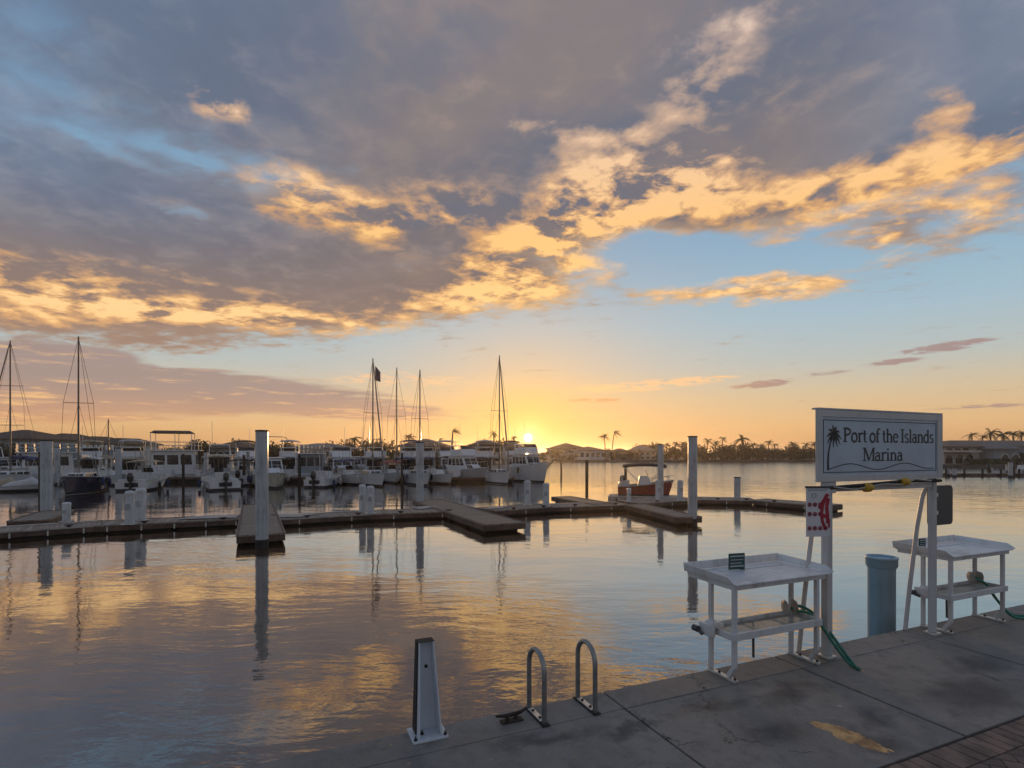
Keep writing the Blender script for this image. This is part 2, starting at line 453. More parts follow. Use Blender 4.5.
    nt.links.new(b.outputs[0], p.inputs['Normal'])
    return m


def paver_material():
    m, nt, p = new_mat('clay_pavers')
    c = obj_coord(nt)
    br = nt.nodes.new('ShaderNodeTexBrick')
    mp = nt.nodes.new('ShaderNodeMapping'); put(nt, mp.inputs['Vector'], c); mp.inputs['Rotation'].default_value = (0, 0, R(45))
    nt.links.new(mp.outputs[0], br.inputs['Vector'])
    br.inputs['Scale'].default_value = 1.0; br.inputs['Brick Width'].default_value = 0.20
    br.inputs['Row Height'].default_value = 0.10; br.inputs['Mortar Size'].default_value = 0.006; br.inputs['Mortar Smooth'].default_value = 0.3
    br.inputs['Color1'].default_value = (0.22, 0.145, 0.118, 1); br.inputs['Color2'].default_value = (0.13, 0.09, 0.076, 1)
    br.inputs['Mortar'].default_value = (0.02, 0.019, 0.018, 1)
    n2 = noise(nt, c, 9, 6, 0.65)
    col = mixc(nt, sstep(nt, n2, 0.35, 0.7, 0, 0.5), S(nt, br.outputs['Color']), (0.06, 0.055, 0.05))
    put(nt, p.inputs['Base Color'], col); p.inputs['Roughness'].default_value = 0.8
    b = nt.nodes.new('ShaderNodeBump'); b.inputs['Strength'].default_value = 0.8; b.inputs['Distance'].default_value = 0.006
    put(nt, b.inputs['Height'], n2 * 0.3 - S(nt, br.outputs['Fac']))
    nt.links.new(b.outputs[0], p.inputs['Normal'])
    return m


def plank_material(name, c1, c2, width=0.14, axis=0):
    """boards across the dock: one tone for each board and a dark gap between boards"""
    m, nt, p = new_mat(name)
    c = obj_coord(nt)
    sp = nt.nodes.new('ShaderNodeSeparateXYZ'); put(nt, sp.inputs[0], c)
    u = S(nt, sp.outputs[axis]) / width
    fl = mth(nt, 'FLOOR', u); fr = mth(nt, 'FRACT', u)
    wn = nt.nodes.new('ShaderNodeTexWhiteNoise'); wn.noise_dimensions = '1D'; put(nt, wn.inputs['W'], fl)
    mp = nt.nodes.new('ShaderNodeMapping'); put(nt, mp.inputs['Vector'], c)
    mp.inputs['Scale'].default_value = (14, 2, 6) if axis == 0 else (2, 14, 6)
    g = noise(nt, S(nt, mp.outputs[0]), 2.0, 5, 0.6)
    col = mixc(nt, S(nt, wn.outputs['Value']) * 0.6 + g * 0.5, c1, c2)
    gap = mth(nt, 'LESS_THAN', mth(nt, 'ABSOLUTE', fr - 0.5), 0.46)
    col = mixc(nt, gap, (0.015, 0.013, 0.012), col)
    put(nt, p.inputs['Base Color'], col); p.inputs['Roughness'].default_value = 0.7
    return m


def roof_material(name, c1, c2):
    m, nt, p = new_mat(name)
    c = obj_coord(nt)
    w = nt.nodes.new('ShaderNodeTexWave'); w.bands_direction = 'Z'; put(nt, w.inputs['Vector'], c)
    w.inputs['Scale'].default_value = 1.6; w.inputs['Distortion'].default_value = 1.0; w.inputs['Detail'].default_value = 3
    n = noise(nt, c, 1.2, 6, 0.65)
    col = mixc(nt, S(nt, w.outputs['Fac']) * 0.5 + n * 0.5, c1, c2)
    put(nt, p.inputs['Base Color'], col); p.inputs['Roughness'].default_value = 0.85
    return m


def leaf_material(name, c1, c2):
    m, nt, p = new_mat(name)
    c = obj_coord(nt)
    col = mixc(nt, sstep(nt, noise(nt, c, 1.3, 4, 0.6), 0.3, 0.7), c1, c2)
    put(nt, p.inputs['Base Color'], col); p.inputs['Roughness'].default_value = 0.6
    p.inputs['Subsurface Weight'].default_value = 0.0
    return m


M = dict(
    concrete=concrete_material(), pavers=paver_material(),
    joint=simple('joint_filler', (0.012, 0.012, 0.012), 0.9),
    soldier=simple('border_brick', (0.19, 0.13, 0.105), 0.8, var=0.35, scale=6, bump=0.003),
    paint=dirty_white('white_paint', (0.60, 0.62, 0.64), 0.7),
    poly=dirty_white('white_plastic', (0.68, 0.70, 0.72), 0.6, 0.38),
    alu=simple('bare_aluminium', (0.62, 0.61, 0.58), 0.38, 0.6, 0.2, 12),
    steel=simple('galvanised_steel', (0.30, 0.30, 0.30), 0.42, 0.8, 0.2, 10),
    rubber=simple('black_rubber', (0.015, 0.015, 0.016), 0.7),
    iron=simple('rusty_iron', (0.045, 0.032, 0.026), 0.7, 0.3, 0.5, 25, 0.002),
    bracket=dirty_white('bollard_paint', (0.60, 0.66, 0.72), 0.35),
    pile=dirty_white('fibreglass_pile', (0.46, 0.49, 0.52), 0.75),
    bluepipe=dirty_white('blue_pipe', (0.28, 0.47, 0.62), 0.5),
    timber=simple('tarred_timber', (0.028, 0.023, 0.020), 0.75, 0, 0.4, 4, 0.01),
    deck=plank_material('dock_planks', (0.18, 0.138, 0.108), (0.40, 0.325, 0.265)),
    fascia=simple('dock_fascia', (0.12, 0.078, 0.058), 0.7, 0, 0.45, 2.0, 0.004),
    kerb=simple('dock_kerb', (0.42, 0.38, 0.35), 0.6, 0, 0.25, 3),
    floats=simple('dock_float', (0.02, 0.019, 0.018), 0.8),
    gel=simple('white_gelcoat', (0.70, 0.71, 0.72), 0.22, 0, 0.06, 1.0, 0, 0.3),
    cream=simple('cream_gelcoat', (0.62, 0.58, 0.48), 0.25, 0, 0.08, 1.0, 0, 0.3),
    navy=simple('navy_gelcoat', (0.012, 0.018, 0.05), 0.18, 0, 0.15, 1.0, 0, 0.4),
    grey=simple('grey_gelcoat', (0.38, 0.40, 0.43), 0.28, 0, 0.08, 1.0),
    green=simple('green_antifoul', (0.03, 0.08, 0.05), 0.6),
    redhull=simple('red_gelcoat', (0.22, 0.020, 0.015), 0.25, 0, 0.15, 1.0, 0, 0.3),
    bottom=simple('dark_antifoul', (0.02, 0.02, 0.03), 0.6),
    teak=simple('deck_beige', (0.42, 0.38, 0.31), 0.6, 0, 0.1, 4),
    glass=simple('tinted_glass', (0.012, 0.014, 0.018), 0.06, 0, 0.2, 1.0),
    canvas=simple('canvas_white', (0.55, 0.55, 0.54), 0.8, 0, 0.12, 5),
    canvasblue=simple('canvas_blue', (0.03, 0.05, 0.14), 0.85, 0, 0.2, 5),
    canvastan=simple('canvas_tan', (0.40, 0.33, 0.24), 0.85, 0, 0.2, 5),
    canvasdark=simple('canvas_dark', (0.02, 0.02, 0.025), 0.85, 0, 0.2, 5),
    canvasred=simple('canvas_red', (0.32, 0.06, 0.06), 0.85, 0, 0.2, 5),
    engine=simple('black_cowling', (0.015, 0.015, 0.017), 0.25, 0, 0.2, 3, 0, 0.3),
    mast=simple('spar_metal', (0.16, 0.15, 0.14), 0.45, 0.4, 0.2, 2),
    wire=simple('rigging_wire', (0.06, 0.055, 0.05), 0.5, 0.3),
    stucco=simple('stucco_pale', (0.62, 0.59, 0.54), 0.85, 0, 0.12, 0.6),
    stuccoy=simple('stucco_yellow', (0.52, 0.40, 0.24), 0.85, 0, 0.12, 0.6),
    stuccob=simple('stucco_bluegrey', (0.26, 0.31, 0.35), 0.85, 0, 0.12, 0.6),
    roof=roof_material('roof_dark', (0.035, 0.03, 0.028), (0.085, 0.07, 0.062)),
    rooftile=roof_material('roof_tile', (0.10, 0.075, 0.065), (0.20, 0.155, 0.135)),
    roofgrey=roof_material('roof_grey', (0.12, 0.12, 0.125), (0.22, 0.22, 0.23)),
    land=simple('shore_soil', (0.055, 0.055, 0.035), 0.9, 0, 0.4, 0.4, 0.05),
    seawall=simple('seawall_concrete', (0.10, 0.09, 0.08), 0.85, 0, 0.3, 0.5),
    leafa=leaf_material('leaf_dark', (0.018, 0.030, 0.012), (0.050, 0.065, 0.024)),
    leafb=leaf_material('leaf_olive', (0.030, 0.034, 0.014), (0.070, 0.068, 0.028)),
    frond=leaf_material('palm_frond', (0.022, 0.036, 0.014), (0.065, 0.075, 0.030)),
    trunk=simple('bark', (0.060, 0.047, 0.037), 0.9, 0, 0.3, 3),
    ink=simple('sign_ink', (0.010, 0.016, 0.022), 0.5, 0, 0.2, 8),
    signface=simple('sign_face', (0.42, 0.52, 0.61), 0.5, 0, 0.10, 2.5),
    signframe=dirty_white('sign_frame', (0.52, 0.53, 0.54), 0.35),
    red=simple('red_print', (0.34, 0.015, 0.04), 0.5),
    teal=simple('teal_plaque', (0.012, 0.07, 0.07), 0.45),
    paper=simple('white_notice', (0.62, 0.63, 0.66), 0.45, 0, 0.06, 4),
    hose=simple('green_hose', (0.012, 0.16, 0.11), 0.4),
    yellow=simple('yellow_float', (0.50, 0.30, 0.02), 0.6, 0, 0.25, 12),
    darkplate=simple('dark_plate', (0.06, 0.065, 0.07), 0.5),
    tan=simple('tan_plastic', (0.40, 0.37, 0.33), 0.6),
    hedge=leaf_material('hedge_leaf', (0.025, 0.045, 0.015), (0.06, 0.085, 0.03)),
)
def glow_mat(name, col, st):
    m, nt, p = new_mat(name)
    p.inputs['Base Color'].default_value = (0.3, 0.25, 0.2, 1)
    p.inputs['Emission Color'].default_value = (*col, 1); p.inputs['Emission Strength'].default_value = st
    return m
M['lit'] = glow_mat('lit_window', (1.0, 0.55, 0.2), 0.75)
# ------------------------------------------------------------------ mesh builder
class MB:
    def __init__(s): s.v, s.f, s.sm = [], [], []
    def add(s, vs, fs, smooth=False):
        o = len(s.v); s.v += [tuple(v) for v in vs]
        s.f += [tuple(i + o for i in f) for f in fs]; s.sm += [smooth] * len(fs)
        return s
    def box(s, x0, x1, y0, y1, z0, z1, mat=None):
        vs = [Vector(p) for p in ((x0, y0, z0), (x1, y0, z0), (x1, y1, z0), (x0, y1, z0), (x0, y0, z1), (x1, y0, z1), (x1, y1, z1), (x0, y1, z1))]
        if mat is not None: vs = [mat @ v for v in vs]
        return s.add(vs, [(3, 2, 1, 0), (4, 5, 6, 7), (0, 1, 5, 4), (1, 2, 6, 5), (2, 3, 7, 6), (3, 0, 4, 7)])
    def hexa(s, vs):
        return s.add(vs, [(3, 2, 1, 0), (4, 5, 6, 7), (0, 1, 5, 4), (1, 2, 6, 5), (2, 3, 7, 6), (3, 0, 4, 7)])
    def prism(s, poly, z0, z1, mat=None):
        n = len(poly)
        vs = [Vector((p[0], p[1], z0)) for p in poly] + [Vector((p[0], p[1], z1)) for p in poly]
        if mat is not None: vs = [mat @ v for v in vs]
        return s.add(vs, [tuple(range(n))[::-1], tuple(range(n, 2 * n))] + [(i, (i + 1) % n, n + (i + 1) % n, n + i) for i in range(n)])
    def bar(s, a, b, w, h=None, up=(0, 0, 1)):
        """square bar from a to b"""
        h = h or w; a, b = Vector(a), Vector(b); d = (b - a)
        if d.length < 1e-6: return s
        d.normalize(); u = Vector(up)
        if abs(d.dot(u)) > 0.99: u = Vector((1, 0, 0)) if abs(d.x) < 0.9 else Vector((0, 1, 0))
        r = d.cross(u).normalized(); t = r.cross(d).normalized()
        q = [(-1, -1), (1, -1), (1, 1), (-1, 1)]
        return s.hexa([p + r * (i * w / 2) + t * (j * h / 2) for p in (a, b) for i, j in q])
    def tube(s, pts, rad, n=8, closed=False, caps=True):
        pts = [Vector(p) for p in pts]
        rs = rad if isinstance(rad, (list, tuple)) else [rad] * len(pts)
        N = len(pts); rings = []
        up = None
        for i, p in enumerate(pts):
            if closed: t = pts[(i + 1) % N] - pts[i - 1]
            else: t = pts[min(i + 1, N - 1)] - pts[max(i - 1, 0)]
            if t.length < 1e-9: t = Vector((0, 0, 1))
            t.normalize()
            if up is None:
                up = Vector((0, 0, 1)) if abs(t.z) < 0.9 else Vector((1, 0, 0))
            r = t.cross(up)
            if r.length < 1e-4: r = t.orthogonal()
            r.normalize(); up = r.cross(t).normalized()
            rings.append([p + r * (cos(2 * pi * k / n) * rs[i]) + up * (sin(2 * pi * k / n) * rs[i]) for k in range(n)])
        vs = [v for q in rings for v in q]; fs = []
        for i in range(N if closed else N - 1):
            j = (i + 1) % N
            for k in range(n):
                fs.append((i * n + k, j * n + k, j * n + (k + 1) % n, i * n + (k + 1) % n))
        s.add(vs, fs, n > 6)
        if caps and not closed:
            s.add(rings[0], [tuple(range(n))]); s.add(rings[-1], [tuple(range(n))[::-1]])
        return s
    def lathe(s, prof, n=16, at=(0, 0, 0), smooth=True):
        """profile of (radius, z)"""
        a = Vector(at); vs = []
        for r, z in prof:
            vs += [a + Vector((r * cos(2 * pi * k / n), r * sin(2 * pi * k / n), z)) for k in range(n)]
        fs = []
        for i in range(len(prof) - 1):
            for k in range(n):
                fs.append((i * n + k, i * n + (k + 1) % n, (i + 1) * n + (k + 1) % n, (i + 1) * n + k))
        s.add(vs, fs, smooth)
        s.add(vs[:n], [tuple(range(n))[::-1]]); s.add(vs[-n:], [tuple(range(n))])
        return s
    def loft(s, rings, smooth=True, cap=True, closed=True):
        n = len(rings[0]); vs = [v for q in rings for v in q]; fs = []
        for i in range(len(rings) - 1):
            for k in range(n if closed else n - 1):
                fs.append((i * n + k, i * n + (k + 1) % n, (i + 1) * n + (k + 1) % n, (i + 1) * n + k))
        s.add(vs, fs, smooth)
        if cap:
            s.add(rings[0], [tuple(range(n))[::-1]]); s.add(rings[-1], [tuple(range(n))])
        return s
    def ball(s, c, rx, ry=None, rz=None, n=10, m=6):
        ry = ry or rx; rz = rz or rx; c = Vector(c)
        rings = []
        for j in range(m + 1):
            a = -pi / 2 + pi * j / m; r = max(cos(a), 0.02)
            rings.append([c + Vector((rx * r * cos(2 * pi * k / n), ry * r * sin(2 * pi * k / n), rz * sin(a))) for k in range(n)])
        return s.loft(rings)
    def build(s, name, mat, parent=None, bevel=0.0, kind=None):
        me = bpy.data.meshes.new(name); me.from_pydata(s.v, [], s.f)
        me.polygons.foreach_set('use_smooth', s.sm); me.update()
        bm = bmesh.new(); bm.from_mesh(me); bmesh.ops.recalc_face_normals(bm, faces=bm.faces); bm.to_mesh(me); bm.free()
        me.materials.append(mat if not isinstance(mat, str) else M[mat])
        o = bpy.data.objects.new(name, me); COL.objects.link(o)
        if parent: o.parent = parent
        if bevel:
            b = o.modifiers.new('bevel', 'BEVEL'); b.width = bevel; b.segments = 2; b.limit_method = 'ANGLE'
        if kind: o['kind'] = kind
        return o


def tag(o, label, cat, group=None, kind=None):
    o['label'] = label; o['category'] = cat
    if group: o['group'] = group
    if kind: o['kind'] = kind
    return o


def thing(name, label, cat, loc=(0, 0, 0), rz=0.0, group=None):
    o = bpy.data.objects.new(name, None); COL.objects.link(o)
    o.empty_display_size = 0.2
    o.location = loc; o.rotation_euler = (0, 0, rz)
    return tag(o, label, cat, group)


def kids(o): return [c for c in COL.objects if c.parent == o]


def dup(root, loc, rz=None, label=None, group=None, scale=None):
    r = root.copy(); COL.objects.link(r); r.location = loc
    if rz is not None: r.rotation_euler = (0, 0, rz)
    if label: r['label'] = label
    if group: r['group'] = group
    if scale: r.scale = scale
    for c in kids(root):
        k = c.copy(); COL.objects.link(k); k.parent = r
        for g in kids(c):
            h = g.copy(); COL.objects.link(h); h.parent = k
    return r
# ------------------------------------------------------------------ the quay: s along its edge, t away from the water
QA = atan2(0.398, 0.917)
QU = Vector((cos(QA), sin(QA), 0)); QN = Vector((sin(QA), -cos(QA), 0))
Q0 = Vector((0.5, 4.355, QZ))


def QP(s, t, z=0.0): return Q0 + QU * s + QN * t + Vector((0, 0, z))


def place(o, s, t, z=0.0, rot=0.0):
    o.location = QP(s, t, z); o.rotation_euler = (0, 0, QA + rot)


mb = MB()
mb.box(-30, 40, -40, -0.012, -2.6, -0.022)
base = mb.build('quay_base', 'joint', kind='structure'); place(base, 0, 0)
mb = MB()
xs = [0.29 + 1.968 * k for k in range(-16, 21)]
xs = [v for v in xs if abs(v + 1.678) > 0.1]
gap = 0.010
random.seed(3)
for a, b in zip(xs, xs[1:]):
    dz = random.uniform(-0.003, 0.003)
    mb.box(a + gap, b - gap, -1.575, -0.285, -0.20, dz)
for a, b in zip(xs, xs[1:]):
    mb.box(a + gap * 0.7, b - gap * 0.7, -0.281, 0.03, -0.45, 0.003)
quay = mb.build('quay', 'concrete', bevel=0.006, kind='structure'); place(quay, 0, 0)
mb = MB()
x = -8.0
while x < 20:
    mb.box(x + 0.004, x + 0.099, -1.80, -1.60, -0.05, random.uniform(-0.002, 0.002)); x += 0.104
o = mb.build('paving_border', 'soldier', bevel=0.003, kind='structure'); place(o, 0, 0)
mb = MB(); mb.box(-29, 39, -39, -1.808, -0.05, -0.001)
o = mb.build('brick_paving', 'pavers', kind='structure'); place(o, 0, 0)

# ---- steel upright with a rubber strip, bolted to the quay edge
t = thing('mooring_bracket', 'white tapered steel channel upright bolted by a square base plate to the quay edge', 'bracket')
place(t, -1.22, 0.055)
mb = MB(); mb.box(-0.125, 0.125, -0.105, 0.105, 0.004, 0.022); mb.build('base_plate', 'bracket', t, 0.003)
# channel opens along +s; the web stands on the near side, flanges taper upwards
mb = MB(); mb.hexa([Vector(p) for p in ((-0.085, 0.05, 0.022), (0.085, 0.05, 0.022), (0.085, 0.062, 0.022), (-0.085, 0.062, 0.022),
                                        (-0.065, 0.05, 0.66), (0.045, 0.05, 0.66), (0.045, 0.062, 0.66), (-0.065, 0.062, 0.66))])
mb.build('web', 'bracket', t, 0.002)
for sx in (-1, 1):
    x0, x1 = (-0.085, -0.065) if sx < 0 else (0.085, 0.045)
    mb = MB(); w = 0.012 * (1 if sx < 0 else -1)
    mb.hexa([Vector(p) for p in ((x0, -0.085, 0.022), (x0 + w, -0.085, 0.022), (x0 + w, 0.0495, 0.022), (x0, 0.0495, 0.022),
                                 (x1, -0.01, 0.66), (x1 + w, -0.01, 0.66), (x1 + w, 0.0495, 0.66), (x1, 0.0495, 0.66))])
    mb.build('flange', 'bracket', t, 0.002)
mb = MB(); mb.hexa([Vector(p) for p in ((-0.094, -0.03, 0.03), (-0.0865, -0.03, 0.03), (-0.0865, 0.07, 0.03), (-0.094, 0.07, 0.03),
                                        (-0.074, 0.0, 0.666), (-0.0665, 0.0, 0.666), (-0.0665, 0.07, 0.666), (-0.074, 0.07, 0.666))])
mb.build('rubber_strip', 'rubber', t, 0.003)
mb = MB(); mb.box(-0.064, 0.046, -0.015, 0.066, 0.661, 0.666); mb.build('top_cap', 'rubber', t, 0.002)
for bx, by in ((-0.105, -0.085), (0.105, -0.085), (-0.045, -0.02), (0.105, 0.085)):
    mb = MB(); mb.lathe([(0.013, 0.022), (0.013, 0.034), (0.006, 0.036), (0.006, 0.05)], 6, (bx, by, 0), False); mb.build('bolt', 'iron', t)
mb = MB(); mb.lathe([(0.011, 0), (0.011, 0.014)], 8, (0, 0, 0)); b_ = mb.build('side_bolt', 'iron', t)
b_.location = (0.0, 0.049, 0.47); b_.rotation_euler = (R(90), 0, 0)

# ---- cleat
t = thing('mooring_cleat', 'low rusty iron mooring cleat on the quay edge beside the ladder rails', 'cleat'); place(t, -0.60, 0.12)
mb = MB(); mb.tube([(-0.125, 0, 0.062), (-0.07, 0, 0.054), (0, 0, 0.052), (0.07, 0, 0.058), (0.125, 0, 0.078)], [0.008, 0.013, 0.015, 0.013, 0.008], 10)
mb.build('horn', 'iron', t)
for x in (-0.035, 0.035): MB().tube([(x, 0, 0.012), (x, 0, 0.05)], [0.02, 0.013], 10).build('stem', 'iron', t)
mb = MB(); mb.box(-0.085, 0.085, -0.032, 0.032, 0.004, 0.016); mb.build('foot_plate', 'iron', t, 0.004)

# ---- the two ladder rails
def ladder_rail(s, label):
    t = thing('ladder_rail', label, 'ladder rail', group='ladder rails on the quay edge'); place(t, s, 0.0)
    y0, y1, zt = 0.0, -0.26, 0.50
    pts = [(0, y0, 0.0), (0, y0, zt - 0.13)]
    for k in range(1, 12):
        a = pi * k / 12; pts.append((0, (y0 + y1) / 2 + 0.13 * cos(a), zt - 0.13 + 0.13 * sin(a) * 1.05))
    pts += [(0, y1, zt - 0.13), (0, y1, 0.006)]
    mb = MB(); mb.tube(pts, 0.019, 14); mb.build('rail_tube', 'steel', t)
    mb = MB(); mb.box(-0.03, 0.03, -0.30, 0.03, 0.005, 0.012); mb.build('rubber_pad', 'rubber', t)
    mb = MB(); mb.box(-0.022, 0.022, -0.238, -0.022, 0.013, 0.022); p = mb.build('mounting_plate', 'alu', t, 0.002)
    for y in (-0.19, -0.07):
        mb = MB(); mb.lathe([(0.012, 0.022), (0.012, 0.03)], 8, (0, y, 0)); mb.build('bolt', 'iron', p)
    return t
ladder_rail(-0.40, 'arched grey steel ladder rail nearer the iron cleat')
ladder_rail(0.035, 'arched grey steel ladder rail nearer the fish cleaning table')

# ---- fish cleaning tables
def fish_table(label):
    t = thing('fish_table', label, 'table', group='fish cleaning tables on the quay')
    # tray: x along the quay, y towards the water
    X0, X1, Y0, Y1, Z = -0.59, 0.60, -0.32, 0.29, 0.845
    mb = MB(); mb.box(X0, X1, Y0, Y1, Z, Z + 0.014); top = mb.build('tabletop', 'poly', t, 0.004)
    def rim(a, b, out, h0, h1):
        m = MB(); o = Vector((out[0], out[1], 0)); a = Vector(a); b = Vector(b); w = o.normalized() * 0.012
        m.hexa([a, b, b + w, a + w, a + o + Vector((0, 0, h0)), b + o + Vector((0, 0, h1)), b + o + w + Vector((0, 0, h1)), a + o + w + Vector((0, 0, h0))])
        return m.build('rim', 'poly', top, 0.004)
    z = Z + 0.0145
    rim((X0, Y0 + 0.08, z), (X0, Y1, z), (-0.012, 0), 0.055, 0.075)
    rim((X0, Y0, z), (X0, Y0 + 0.08, z), (-0.012, 0), 0.004, 0.055)
    rim((X0 - 0.024, Y1, z), (X1 + 0.042, Y1, z), (0, 0.012), 0.078, 0.078)
    rim((X1, Y0 + 0.08, z), (X1, Y1, z), (0.03, 0), 0.055, 0.075)
    rim((X1, Y0, z), (X1, Y0 + 0.08, z), (0.03, 0), 0.004, 0.055)
    mb = MB(); mb.box(-0.30, 0.50, 0.12, 0.26, Z + 0.0145, Z + 0.022); mb.build('cutting_board', 'poly', top, 0.003)
    mb = MB()
    for y in (-0.275, 0.0): mb.box(-0.585, 0.56, y - 0.02, y + 0.02, Z - 0.042, Z - 0.001)
    for x in (-0.565, 0.46): mb.box(x - 0.02, x + 0.02, -0.254, -0.021, Z - 0.04, Z - 0.002)
    for x in (-0.565, 0.46): mb.box(x - 0.015, x + 0.015, 0.021, 0.27, Z - 0.035, Z - 0.002)
    mb.build('top_frame', 'paint', t)
    for x in (-0.565, 0.46):
        mb = MB(); mb.bar((x, 0, 0.03), (x, 0, Z - 0.043), 0.036); mb.build('leg', 'paint', t, 0.004)
        mb = MB(); mb.bar((x, -0.275, 0.13), (x, -0.275, Z - 0.043), 0.037); mb.bar((x, -0.277, 0.14), (x, -0.21, 0.035), 0.036); mb.build('leg', 'paint', t, 0.004)
        mb = MB(); mb.box(x - 0.024, x + 0.024, -0.30, 0.022, 0.005, 0.028); f = mb.build('foot_bar', 'alu', t, 0.003)
        for y in (-0.28, -0.10):
            mb = MB(); mb.lathe([(0.012, 0.028), (0.012, 0.038), (0.005, 0.04), (0.005, 0.05)], 6, (x, y, 0), False); mb.build('bolt', 'iron', f)
    zs = 0.405
    mb = MB()
    for y in (-0.297, 0.022): mb.box(-0.62, 0.49, y - 0.011 - (0.008 if y < 0 else 0), y + 0.011, zs - 0.03, zs + 0.03)
    for x in (-0.61, 0.485): mb.box(x - 0.01, x + 0.012, -0.284, 0.010, zs - 0.028, zs + 0.028)
    for x in (-0.2, 0.18): mb.box(x - 0.009, x + 0.009, -0.284, 0.010, zs - 0.026, zs - 0.010)
    sh = mb.build('shelf', 'paint', t, 0.003)
    mb = MB()
    for k in range(1, 46): x = -0.597 + k * 0.0235; mb.box(x - 0.0025, x + 0.0025, -0.285, 0.012, zs - 0.006, zs - 0.002)
    for k in range(1, 12): y = -0.285 + k * 0.0247; mb.box(-0.597, 0.473, y - 0.0025, y + 0.0025, zs - 0.0095, zs - 0.0065)
    mb.build('shelf_mesh', 'alu', sh)
    mb = MB(); mb.box(-0.685, -0.635, -0.13, 0.03, zs - 0.045, zs + 0.06); mb.box(-0.635, -0.55, -0.14, 0.0, zs + 0.031, zs + 0.075); mb.build('side_block', 'poly', t, 0.008)
    mb = MB(); mb.tube([(-0.715, 0.0, zs + 0.0), (-0.715, 0.06, zs + 0.0)], 0.028, 12); mb.tube([(-0.715, -0.05, zs - 0.03), (-0.715, 0.03, zs - 0.0)], 0.014, 10)
    mb.build('tap', 'darkplate', t)
    for dx, dy, rr in ((0.02, 0.0, 0.045), (0.10, -0.04, 0.05)):
        mb = MB(); mb.loft([[Vector((0.33 + dx + k * 0.012, dy - 0.03 + rr * 0.75 * cos(a) + 0.02 * k, zs + 0.085 + (rr + 0.015) * sin(a))) for a in [2 * pi * i / 14 for i in range(14)]] for k in range(3)])
        mb.build('hose_hook', 'tan', t)
    mb = MB(); mb.tube([(0.05, 0.09, zs - 0.0), (0.05, 0.085, 0.005)], 0.012, 8); mb.build('drain_pipe', 'darkplate', t)
    return t
ft1 = fish_table('white fish cleaning table nearest the ladder rails, its teal plaque facing out'); place(ft1, 2.0, 0.0)
ft2 = dup(ft1, (0, 0, 0), 0, 'white fish cleaning table beyond the blue pile, under the dark square plate'); place(ft2, 5.15, 0.0)

def plaque(label, w, h):
    t = thing('table_plaque', label, 'plaque', group='small plaques on the fish tables')
    mb = MB(); mb.box(-w / 2, w / 2, -0.006, 0.006, 0, h); mb.build('board', 'teal', t, 0.003)
    mb = MB()
    for k, (a, b) in enumerate(((-.42, .42), (-.40, .38), (-.40, .30), (-.42, .42))):
        z = h * (0.80 - 0.2 * k); x = a * w
        random.seed(k)
        while x < b * w:
            q = random.uniform(0.006, 0.016); mb.box(x, min(x + q, b * w), -0.009, -0.0065, z, z + h * (0.07 if k in (0, 3) else 0.035)); x += q + 0.005
    mb.build('lettering', 'poly', t)
    return t
p = plaque('small teal plaque with pale lettering on the nearer fish table', 0.18, 0.16); place(p, 1.88, -0.13, 0.8605, R(-8))
p = plaque('small dark plaque standing on the farther fish table behind the sign post', 0.10, 0.12); place(p, 4.78, -0.12, 0.8605, R(-8))

# ---- hoses
def hose(label, pts, group='green garden hoses'):
    # smooth the control points
    P = [Vector(p) for p in pts]; out = []
    for i in range(len(P) - 1):
        p0, p1, p2, p3 = P[max(i - 1, 0)], P[i], P[i + 1], P[min(i + 2, len(P) - 1)]
        for k in range(6):
            q = k / 6
            out.append(0.5 * ((2 * p1) + (p2 - p0) * q + (2 * p0 - 5 * p1 + 4 * p2 - p3) * q * q + (3 * p1 - p0 - 3 * p2 + p3) * q ** 3))
    out.append(P[-1])
    o = MB().tube(out, 0.015, 8).build('garden_hose', 'hose'); tag(o, label, 'hose', group)
    return o
def q3(s, t, z): return tuple(QP(s, t, z))
hose('green hose looping to the ground at the end of the nearer fish table', [
    q3(2.42, 0.10, 0.46), q3(2.52, 0.14, 0.44), q3(2.60, 0.22, 0.33), q3(2.66, 0.32, 0.16), q3(2.69, 0.42, 0.04), q3(2.70, 0.50, 0.016), q3(2.68, 0.53, 0.016),
    q3(2.715, 0.45, 0.03), q3(2.73, 0.34, 0.12), q3(2.70, 0.22, 0.27), q3(2.62, 0.12, 0.42), q3(2.50, 0.06, 0.49), q3(2.42, 0.03, 0.46)])
hose('green hose hanging to the ground at the end of the farther fish table', [
    q3(5.46, 0.10, 0.48), q3(5.56, 0.14, 0.42), q3(5.66, 0.20, 0.24), q3(5.80, 0.27, 0.06), q3(5.98, 0.32, 0.016), q3(6.1, 0.30, 0.016),
    q3(6.0, 0.18, 0.03), q3(5.84, 0.10, 0.22), q3(5.68, 0.08, 0.40), q3(5.50, 0.05, 0.50)])
o = MB().tube([q3(2.68, 0.17, 0.013), q3(2.73, 0.12, 0.02), q3(2.80, 0.13, 0.03), q3(2.88, 0.08, 0.02)], 0.014, 8).build('hose_nozzle', 'rubber')
tag(o, 'dark hose nozzle lying on the quay beside the nearer green hose', 'nozzle')

# ---- blue pile
pl = thing('blue_pile', 'blue plastic pile with a wider collar standing in the water past the quay edge', 'pile', (XD(881.5, 7.1), 7.1, 0))
mb = MB(); mb.lathe([(0.158, -1.5), (0.158, 1.27), (0.166, 1.29)], 24); mb.build('shaft', 'bluepipe', pl)
mb = MB(); mb.lathe([(0.166, 1.29), (0.182, 1.315), (0.182, 1.40), (0.187, 1.405), (0.187, 1.428), (0.16, 1.428), (0.155, 1.40)], 24); mb.build('collar', 'bluepipe', pl)

